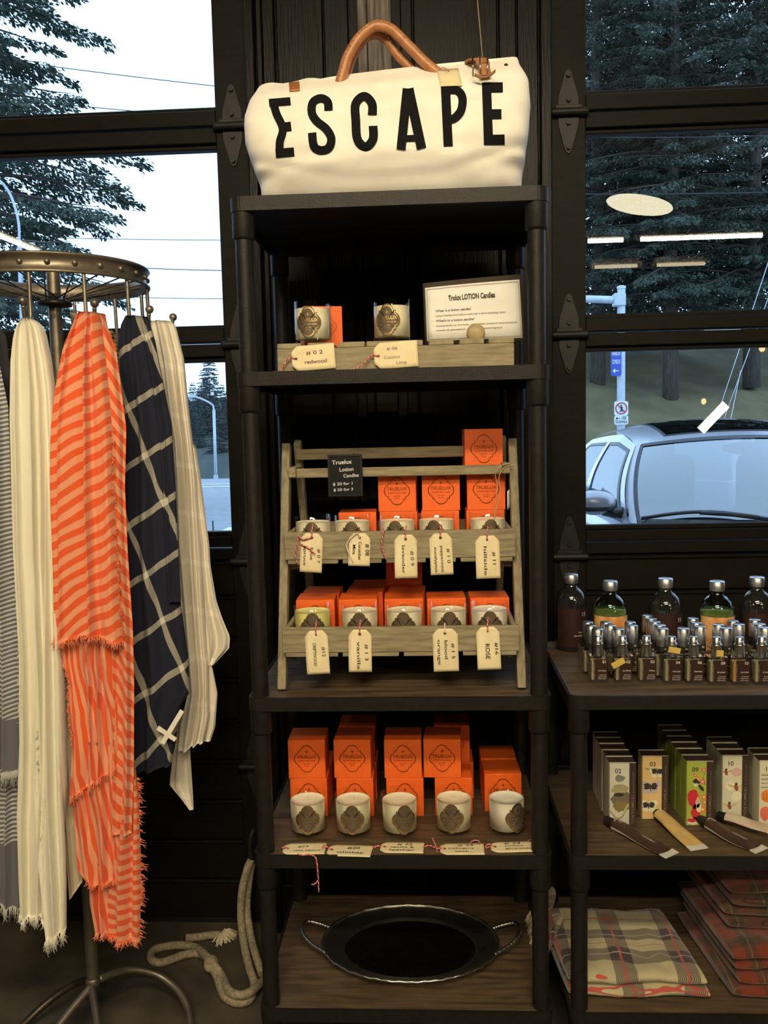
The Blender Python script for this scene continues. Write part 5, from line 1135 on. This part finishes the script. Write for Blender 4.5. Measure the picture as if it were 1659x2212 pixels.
# ---------------------------------------------------------------- scarves
def cloth(par, name, left, right, Y, mat, folds=5, amp=.012, seed=0, bulge=.02, thick=.014, hem=None, nv=None, uvs=1.0, tops=None, dY=0.0, pl=.0):
    """a hanging panel: left/right outlines in picture rows at depth Y, pleated and closed at the back"""
    y0, y1 = max(left[0][0], right[0][0]), min(left[-1][0], right[-1][0]); NVv = nv or max(24, int((y1-y0)/9)); NUu = 14*folds; rn = random.Random(seed); ph = [rn.uniform(0, 6.28) for _ in range(6)]
    base = Vector(par.location); rows = []; UVs = []
    def pt(u, v, back):
        yy = y0+(y1-y0)*v; xl, xr = lerp_pts(left, yy), lerp_pts(right, yy); drop = hem(u) if hem else 0
        yv = yy+drop*max(0, (v-.75)/.25)**1.0 if hem else yy
        a, b = atY(xl, yv, Y), atY(xr, yv, Y); w_ = b.x-a.x
        u0 = u; u = u+.07*sin(2*PI*u+ph[0])*u*(1-u)*4+.035*sin(4*PI*u+ph[1]+v); k = u0+.022*sin(2*PI*folds*u+ph[2]+1.5*v)
        k = min(1, max(0, k)) if 0 < u0 < 1 else u0
        p = a.lerp(b, k); A_ = min(amp, w_*.22)*(.5+.5*min(1, v*5))
        fold = A_*(sin(2*PI*folds*u+ph[2]+.9*sin(1.7*v*2+ph[3]))+.45*sin(2*PI*folds*1.7*u+ph[4]+1.3*v)); e = max(0, 4*u0*(1-u0))**.5
        if back: yo = thick*e+.35*fold*e
        else: yo = -bulge*e*(1-.3*v)-fold*e
        return Vector((p.x, Y+yo+dY*v, p.z))-base
    m = MB(); cols = NUu+1
    for back in (0, 1):
        o = len(m.v)
        for j in range(NVv+1):
            for i in range(cols):
                m.v.append(tuple(pt(i/NUu, j/NVv, back))); UVs.append((i/NUu, j/NVv))
        for j in range(NVv):
            for i in range(NUu):
                q = [o+j*cols+i, o+j*cols+i+1, o+(j+1)*cols+i+1, o+(j+1)*cols+i]; m.f.append(q[::-1] if not back else q); m.m.append(0); m.sm.append(True)
    K = cols*(NVv+1)
    for i in range(NUu):
        for j, fl in ((0, 0), (NVv, 1)):
            a = j*cols+i; q = [a, a+1, K+a+1, K+a]; m.f.append(q if fl else q[::-1]); m.m.append(0); m.sm.append(True)
    def uvf(i, p):
        u, v = UVs[i]; yy = y0+(y1-y0)*v; xl, xr = lerp_pts(left, yy), lerp_pts(right, yy); return ((xl+(xr-xl)*u)/100.0, yy/100.0)
    o = m.build(name, mat, par, uvf=uvf); edge = [pt(i/NUu, 1, 0) for i in range(cols)]
    return o, edge
def fringe(par, edge, n, L, mat, seed, r=.0009, along=None):
    m = MB(); rn = random.Random(seed); K = len(edge)-1
    for i in range(n):
        t = rn.random()*K; k = min(int(t), K-1); p = Vector(edge[k]).lerp(Vector(edge[k+1]), t-k)+Vector((0, rn.uniform(-.003,.003), .002)); l = L*rn.uniform(.5, 1.2); d = along or Vector((0,0,-1))
        q = p+d*(l*.5)+Vector((rn.uniform(-.003,.003), rn.uniform(-.004,.003), 0)); e = p+d*l+Vector((rn.uniform(-.007,.007), rn.uniform(-.006,.004), rn.uniform(-.003,.003))); m.tube([p, q, e], r, 4, rf=lambda s: 1.1-.6*s)
    o = m.build('fringe', mat, par); o['kind'] = 'stuff'; return o
def coral(N, L, u, v, tc, ang, per=.155):
    nz = N.new('ShaderNodeTexNoise'); nz.inputs['Scale'].default_value = 6; L.new(tc.outputs['Object'], nz.inputs[0])
    x = nmath(N, L, 'ADD', nmath(N, L, 'ADD', nmath(N, L, 'MULTIPLY', u, ang[0]), nmath(N, L, 'MULTIPLY', v, ang[1])), nmath(N, L, 'MULTIPLY', nz.outputs['Fac'], .35))
    return nmix(N, L, stripe(N, L, x, per, .5), (.80,.110,.022), (.82,.34,.185))
uvmat('coral_diag', lambda N, L, u, v, tc: coral(N, L, u, v, tc, (.62, .90), .29), .9, .25, .12)
uvmat('coral_up', lambda N, L, u, v, tc: coral(N, L, u, v, tc, (1.0, -.14), .155), .9, .25, .12)
uvmat('coral_fold', lambda N, L, u, v, tc: coral(N, L, u, v, tc, (-.95, .62), .21), .9, .25, .12)
uvmat('coral_tail', lambda N, L, u, v, tc: coral(N, L, u, v, tc, (-.22, .95), .21), .9, .25, .12)
def navy(N, L, u, v, tc):
    nz = N.new('ShaderNodeTexNoise'); nz.inputs['Scale'].default_value = 5; L.new(tc.outputs['Object'], nz.inputs[0]); w_ = nmath(N, L, 'MULTIPLY', nz.outputs['Fac'], .22)
    a = nmath(N, L, 'ADD', nmath(N, L, 'ADD', v, nmath(N, L, 'MULTIPLY', u, .72)), w_); b = nmath(N, L, 'ADD', nmath(N, L, 'SUBTRACT', u, nmath(N, L, 'MULTIPLY', v, .36)), w_)
    g = N.new('ShaderNodeTexNoise'); g.inputs['Scale'].default_value = 700; L.new(tc.outputs['Object'], g.inputs[0])
    sa, sb = stripe(N, L, a, 1.27, .125, .42), stripe(N, L, b, .93, .12, .30); f = nmath(N, L, 'MAXIMUM', sa, sb); fl = nmath(N, L, 'ADD', nmath(N, L, 'MULTIPLY', g.outputs['Fac'], .7), .3, True)
    c = nmix(N, L, nmath(N, L, 'MULTIPLY', f, fl), (.006,.008,.022), (.46,.43,.34)); return nmix(N, L, nmath(N, L, 'MULTIPLY', sa, sb), c, (.60,.57,.47))
uvmat('navy_check', navy, .95, 0)
def greys(N, L, u, v, tc):
    nz = N.new('ShaderNodeTexNoise'); nz.inputs['Scale'].default_value = 14; L.new(tc.outputs['Object'], nz.inputs[0]); x = nmath(N, L, 'ADD', v, nmath(N, L, 'ADD', nmath(N, L, 'MULTIPLY', u, .25), nmath(N, L, 'MULTIPLY', nz.outputs['Fac'], .06)))
    st_ = stripe(N, L, x, .098, .45); big = nmath(N, L, 'MAXIMUM', nmath(N, L, 'LESS_THAN', v, 15.5), nmath(N, L, 'MULTIPLY', nmath(N, L, 'GREATER_THAN', v, 16.6), nmath(N, L, 'LESS_THAN', v, 18.2))); return nmix(N, L, nmath(N, L, 'MULTIPLY', st_, big), (.115,.115,.125), (.50,.49,.46))
uvmat('grey_stripe', greys, .9, .2)
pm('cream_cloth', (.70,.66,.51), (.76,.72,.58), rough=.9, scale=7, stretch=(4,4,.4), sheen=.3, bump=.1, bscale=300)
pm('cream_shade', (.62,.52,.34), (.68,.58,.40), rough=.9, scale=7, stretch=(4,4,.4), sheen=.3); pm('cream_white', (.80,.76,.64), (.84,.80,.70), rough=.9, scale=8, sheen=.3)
def whitef(N, L, u, v, tc): return nmix(N, L, stripe(N, L, nmath(N, L, 'ADD', v, nmath(N, L, 'MULTIPLY', u, -.25)), 1.02, .12, .2), (.80,.73,.60), (.88,.82,.70))
uvmat('white_sheer', whitef, .85, .2, .08)
pm('dark_cloth', (.010,.010,.016), (.018,.017,.022), rough=.9, scale=40, sheen=.2); pm('coral_thread', (.76,.15,.05), (.80,.30,.17), rough=.9, scale=90); pm('grey_thread', (.55,.53,.48), rough=.9)
def check(N, L, u, v, tc):
    a, b = stripe(N, L, u, .09, .5), stripe(N, L, v, .09, .5); return nmix(N, L, nmath(N, L, 'MULTIPLY', nmath(N, L, 'ADD', a, b), .5), (.50,.33,.06), (.012,.010,.010))
uvmat('yellow_check', check, .9, .2)
gs = 'scarves hanging on the round rack'
def scarf(label, px, py, Y): return thing('hanging_scarf', label, 'scarf', atY(px, py, Y), 0, gs)
Yn = 1.672
# cream scarf
s = scarf('long cream scarf with frayed edges, left of the coral one', 62, 690, Yn)
_ = cloth(s, 'front_fold', [(690,52),(705,38),(730,30),(780,24),(900,22),(1000,25),(1180,30),(1404,42),(1600,43),(1760,37),(1900,41),(1975,44)], [(690,72),(705,90),(730,98),(780,108),(850,117),(1000,122),(1200,122),(1480,136),(1700,142),(1975,126)], Yn, 'cream_cloth', 4, .012, 3, .022, .03, hem=lambda u: 6*sin(u*9)); fringe(s, _[1], 190, .020, 'cream_white', 4)
o, e = cloth(s, 'side_fold', [(900,96),(1300,90),(1560,84),(1700,86),(1830,96),(1900,104),(2000,116)], [(900,112),(1300,126),(1560,140),(1700,146),(1830,154),(1900,157),(2000,158)], Yn+.012, 'cream_cloth', 2, .010, 8, .014, .012, dY=-.036, hem=lambda u: 12-26*u); fringe(s, e, 110, .024, 'cream_cloth', 6); fringe(s, [Vector(p)+Vector((0,0,0)) for p in [atY(x, y, Yn-.016)-s.location for x, y in ((84,1560),(86,1700),(96,1830),(104,1900))]], 120, .014, 'cream_cloth', 9)
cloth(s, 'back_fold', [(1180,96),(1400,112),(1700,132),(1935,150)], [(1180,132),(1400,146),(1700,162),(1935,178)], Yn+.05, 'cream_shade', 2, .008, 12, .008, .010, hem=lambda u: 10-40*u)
fringe(s, [atY(x, y, Yn)-s.location for x, y in ((72,700),(92,740),(100,780),(110,850),(118,900))], 90, .012, 'cream_white', 14); fringe(s, [atY(x, y, Yn-.006)-s.location for x, y in ((30,1180),(36,1300),(42,1404),(43,1560))], 110, .010, 'cream_cloth', 15)
# coral scarf
s = scarf('coral and pink striped scarf with frayed hems', 198, 680, Yn)
o, e = cloth(s, 'front_fold', [(676,172),(690,163),(754,138),(842,122),(926,113),(1036,111),(1161,114),(1255,116),(1378,116)], [(676,214),(690,218),(754,226),(848,236),(926,243),(1052,246),(1193,254),(1287,258),(1378,268)], Yn-.012, 'coral_diag', 3, .013, 21, .024, .022, hem=lambda u: 8*sin(u*7+1)); fringe(s, e, 200, .016, 'coral_thread', 22)
o, e = cloth(s, 'side_fold', [(678,204),(754,214),(848,222),(1052,232),(1287,240),(1482,242),(1670,242),(1800,240)], [(678,226),(707,232),(754,251),(848,263),(926,273),(1052,270),(1193,276),(1357,287),(1482,290),(1670,289),(1800,284)], Yn+.004, 'coral_fold', 2, .008, 23, .012, .016)
fringe(s, [atY(x, y, Yn-.022)-s.location for x, y in ((243,926),(246,1052),(254,1193),(258,1287),(266,1375))], 130, .007, 'coral_thread', 24)
o, e = cloth(s, 'middle_fold', [(1340,136),(1388,136),(1420,133),(1466,148),(1532,147),(1607,156),(1689,150)], [(1340,262),(1466,264),(1532,266),(1607,266),(1689,266)], Yn+.006, 'coral_up', 4, .009, 25, .014, .012, hem=lambda u: 38-80*u); fringe(s, e, 150, .016, 'coral_thread', 26)
fringe(s, [atY(x, y, Yn)-s.location for x, y in ((136,1400),(134,1425),(148,1466),(147,1532),(156,1607))], 90, .011, 'coral_thread', 27)
o, e = cloth(s, 'lower_fold', [(1600,158),(1700,156),(1764,160),(1881,168),(1905,186)], [(1600,256),(1700,260),(1764,262),(1850,260),(1905,256)], Yn+.012, 'coral_up', 3, .009, 28, .012, .012, hem=lambda u: 5*sin(u*5)); fringe(s, e, 90, .012, 'coral_thread', 29)
o, e = cloth(s, 'inner_tail', [(1860,190),(1953,194),(2018,206)], [(1860,236),(1953,240),(2018,242)], Yn+.020, 'coral_up', 2, .008, 30, .008, .010, hem=lambda u: -6*u); fringe(s, e, 60, .012, 'coral_thread', 31)
o, e = cloth(s, 'tail', [(1660,256),(1736,250),(1863,236),(1953,232),(2030,234)], [(1660,292),(1736,300),(1863,305),(1953,304),(2030,302)], Yn+.018, 'coral_tail', 2, .010, 32, .014, .012, hem=lambda u: 10*u-8); fringe(s, e, 90, .012, 'coral_thread', 33)
fringe(s, [atY(x, y, Yn+.01)-s.location for x, y in ((296,1680),(300,1736),(305,1863),(304,1953),(302,2030))], 130, .010, 'coral_thread', 34, along=Vector((.8,0,-.5)))
# navy scarf
Yv = 1.80
s = scarf('navy scarf with cream windowpane check, right of the coral one', 300, 690, Yv)
cloth(s, 'front_fold', [(684,272),(700,262),(738,254),(792,258),(958,262),(1200,262),(1480,270),(1610,276),(1655,284)], [(684,314),(700,322),(738,332),(836,351),(917,367),(1036,375),(1124,375),(1209,382),(1300,389),(1341,395),(1426,407),(1498,409),(1529,390),(1610,379),(1655,370)], Yv, 'navy_check', 2, .010, 41, .022, .024, hem=lambda u: 16-20*u)
cloth(s, 'side_fold', [(684,304),(738,314),(836,330),(917,344),(1036,352),(1300,364)], [(684,318),(738,334),(836,353),(917,369),(1036,377),(1300,390)], Yv-.026, 'navy_check', 2, .004, 42, .004, .016)
sp_ = atY(360, 1585, Yv-.032)-s.location
MB().box((0,0,0), (.046,.001,.010)).build('ribbon', 'cream_white', s).matrix_local = Matrix.Translation(sp_) @ Matrix.Rotation(.62, 4, 'Y'); MB().box((0,.0012,0), (.085,.001,.010)).build('ribbon', 'cream_white', s).matrix_local = Matrix.Translation(sp_+Vector((.012,0,.014))) @ Matrix.Rotation(-1.0, 4, 'Y')
# white sheer scarf
Yw = 1.93
s = scarf('sheer white scarf with pale bands, rightmost on the rack', 350, 700, Yw)
cloth(s, 'front_fold', [(694,326),(707,326),(776,338),(864,352),(958,368),(1177,374),(1341,392),(1498,405),(1560,390),(1618,384)], [(694,372),(707,380),(776,397),(864,405),(958,416),(1030,424),(1177,434),(1300,440),(1400,446),(1441,450),(1560,452),(1618,440)], Yw, 'white_sheer', 3, .012, 51, .020, .016, hem=lambda u: 6-22*u)
cloth(s, 'side_fold', [(960,412),(1177,432),(1300,438),(1400,446),(1436,450)], [(960,422),(1030,433),(1177,452),(1224,455),(1300,468),(1335,480),(1376,497),(1400,495),(1436,462)], Yw+.010, 'white_sheer', 2, .009, 52, .010, .012)
cloth(s, 'lower_fold', [(1430,428),(1498,430),(1570,430),(1600,430)], [(1430,456),(1498,470),(1570,465),(1600,455)], Yw+.014, 'white_sheer', 2, .006, 53, .008, .010)
cloth(s, 'tail', [(1540,386),(1651,371),(1695,366),(1720,386),(1748,409)], [(1540,410),(1626,411),(1689,415),(1720,417),(1748,418)], Yw+.022, 'white_sheer', 2, .007, 54, .008, .008)
# grey striped, dark and checked scarves at the left and behind
s = scarf('grey and white striped scarf at the left picture edge', 0, 800, 1.70)
o, e = cloth(s, 'front_fold', [(790,-70),(900,-75),(1200,-78),(1664,-78)], [(790,0),(880,18),(1036,23),(1193,30),(1388,39),(1545,42),(1664,42)], 1.70, 'grey_stripe', 4, .012, 61, .02, .02); fringe(s, e, 260, .030, 'grey_thread', 62)
o, e = cloth(s, 'lower_fold', [(1640,-76),(1800,-76),(1960,-70)], [(1640,36),(1800,38),(1960,41)], 1.715, 'grey_stripe', 4, .010, 63, .012, .012, hem=lambda u: -26+30*u); fringe(s, e, 220, .026, 'grey_thread', 64)
s = scarf('black scarf behind the grey striped one at the left edge', 0, 715, 1.76)
cloth(s, 'front_fold', [(700,-60),(800,-70),(1100,-70),(1500,-60)], [(700,-2),(730,14),(800,22),(1100,26),(1500,30)], 1.76, 'dark_cloth', 3, .01, 65, .016, .02)
s = scarf('yellow and black checked scarf behind the coral one', 190, 730, 2.05)
cloth(s, 'front_fold', [(712,160),(735,140),(760,134),(1100,132),(1400,140)], [(712,240),(725,250),(760,256),(1100,262),(1400,256)], 2.05, 'yellow_check', 3, .01, 66, .016, .02)
# small paper tag on a thread under the ring
t = thing('price_tag', 'small cream price tag hanging on a thread under the rack ring', 'tag', atY(157, 670, 1.98)); to = atY(157, 670, 1.98)
MB().sheet(lambda u, v: atY(149+17*u+6*v, 674+27*v+4*u, 1.98-.01*u)-to, 3, 4, .0006).build('card', 'tag_card', t)
MB().tube(smooth_path([atY(x, y, 1.98)-to for x, y in ((154,676),(147,650),(153,630),(160,628),(164,650),(157,676))], 6), .0006, 5).build('thread', 'twine_white', t)
# ================================================================ rope on the floor
RP = .0105
def rope(name, pts, label, r=RP):
    P = smooth_path(pts, 8); m = MB(); n = len(P)
    m.tube(P, r, 10); 
    o = m.build(name, 'rope'); return tag(o, label, 'rope')
fz = lambda x, y, z=.0115: atZ(x, y, z)
hk = atY(543, 1856, 2.235)
rope('rope', [hk, atY(533, 1880, 2.23), atY(522, 1930, 2.23), atY(521, 1990, 2.22), atY(529, 2050, 2.15), atY(540, 2095, 2.085), fz(549, 2125), fz(540, 2158), fz(512, 2166), fz(484, 2150), fz(470, 2112), fz(455, 2086, .022), fz(437, 2062), fz(400, 2062), fz(350, 2079), fz(327, 2072), fz(333, 2052), fz(378, 2042), fz(420, 2046), fz(446, 2066, .030), fz(462, 2084, .030), fz(480, 2110, .012), fz(495, 2140, .030), fz(520, 2150, .032), fz(545, 2140, .032), fz(566, 2120, .0115)], 'thick tan rope hanging beside the shelf and coiled on the floor')
rope('rope', [atY(545, 1858, 2.255), atY(538, 1900, 2.255), atY(533, 1960, 2.25), atY(541, 2020, 2.20), atY(553, 2066, 2.13), fz(566, 2104)], 'second strand of tan rope hanging beside the shelf')
o = rope('rope', [fz(402, 2026), fz(430, 2024), fz(455, 2020), fz(475, 2020)], 'short rope end with a frayed tip on the floor by the door')
m = MB(); rn = random.Random(8); q = fz(478, 2020)
for i in range(90):
    a = rn.uniform(-1.9, .6); l = rn.uniform(.02, .045); m.tube([q+Vector((rn.uniform(-.006,.006), 0, rn.uniform(0,.008))), q+Vector((l*.5*cos(a), l*.5*sin(a), rn.uniform(.004,.016))), q+Vector((l*cos(a), l*sin(a), rn.uniform(-.008,.006)))], .0014, 4)
f = m.build('fray', 'rope_fray', o); f['kind'] = 'stuff'
MB().ball(fz(456, 2082, .024), .021, 14, 10, sc=(.9,1.2,.9)).build('knot', 'rope', bpy.data.objects['rope'])
o = MB().tube(smooth_path([atY(548, 1790, 2.25), atY(544, 1800, 2.24), atY(540, 1820, 2.235), atY(541, 1850, 2.235), atY(548, 1862, 2.24)], 6), .007, 8).build('wall_hook', 'iron'); tag(o, 'black iron hook on the wall holding the rope', 'hook')
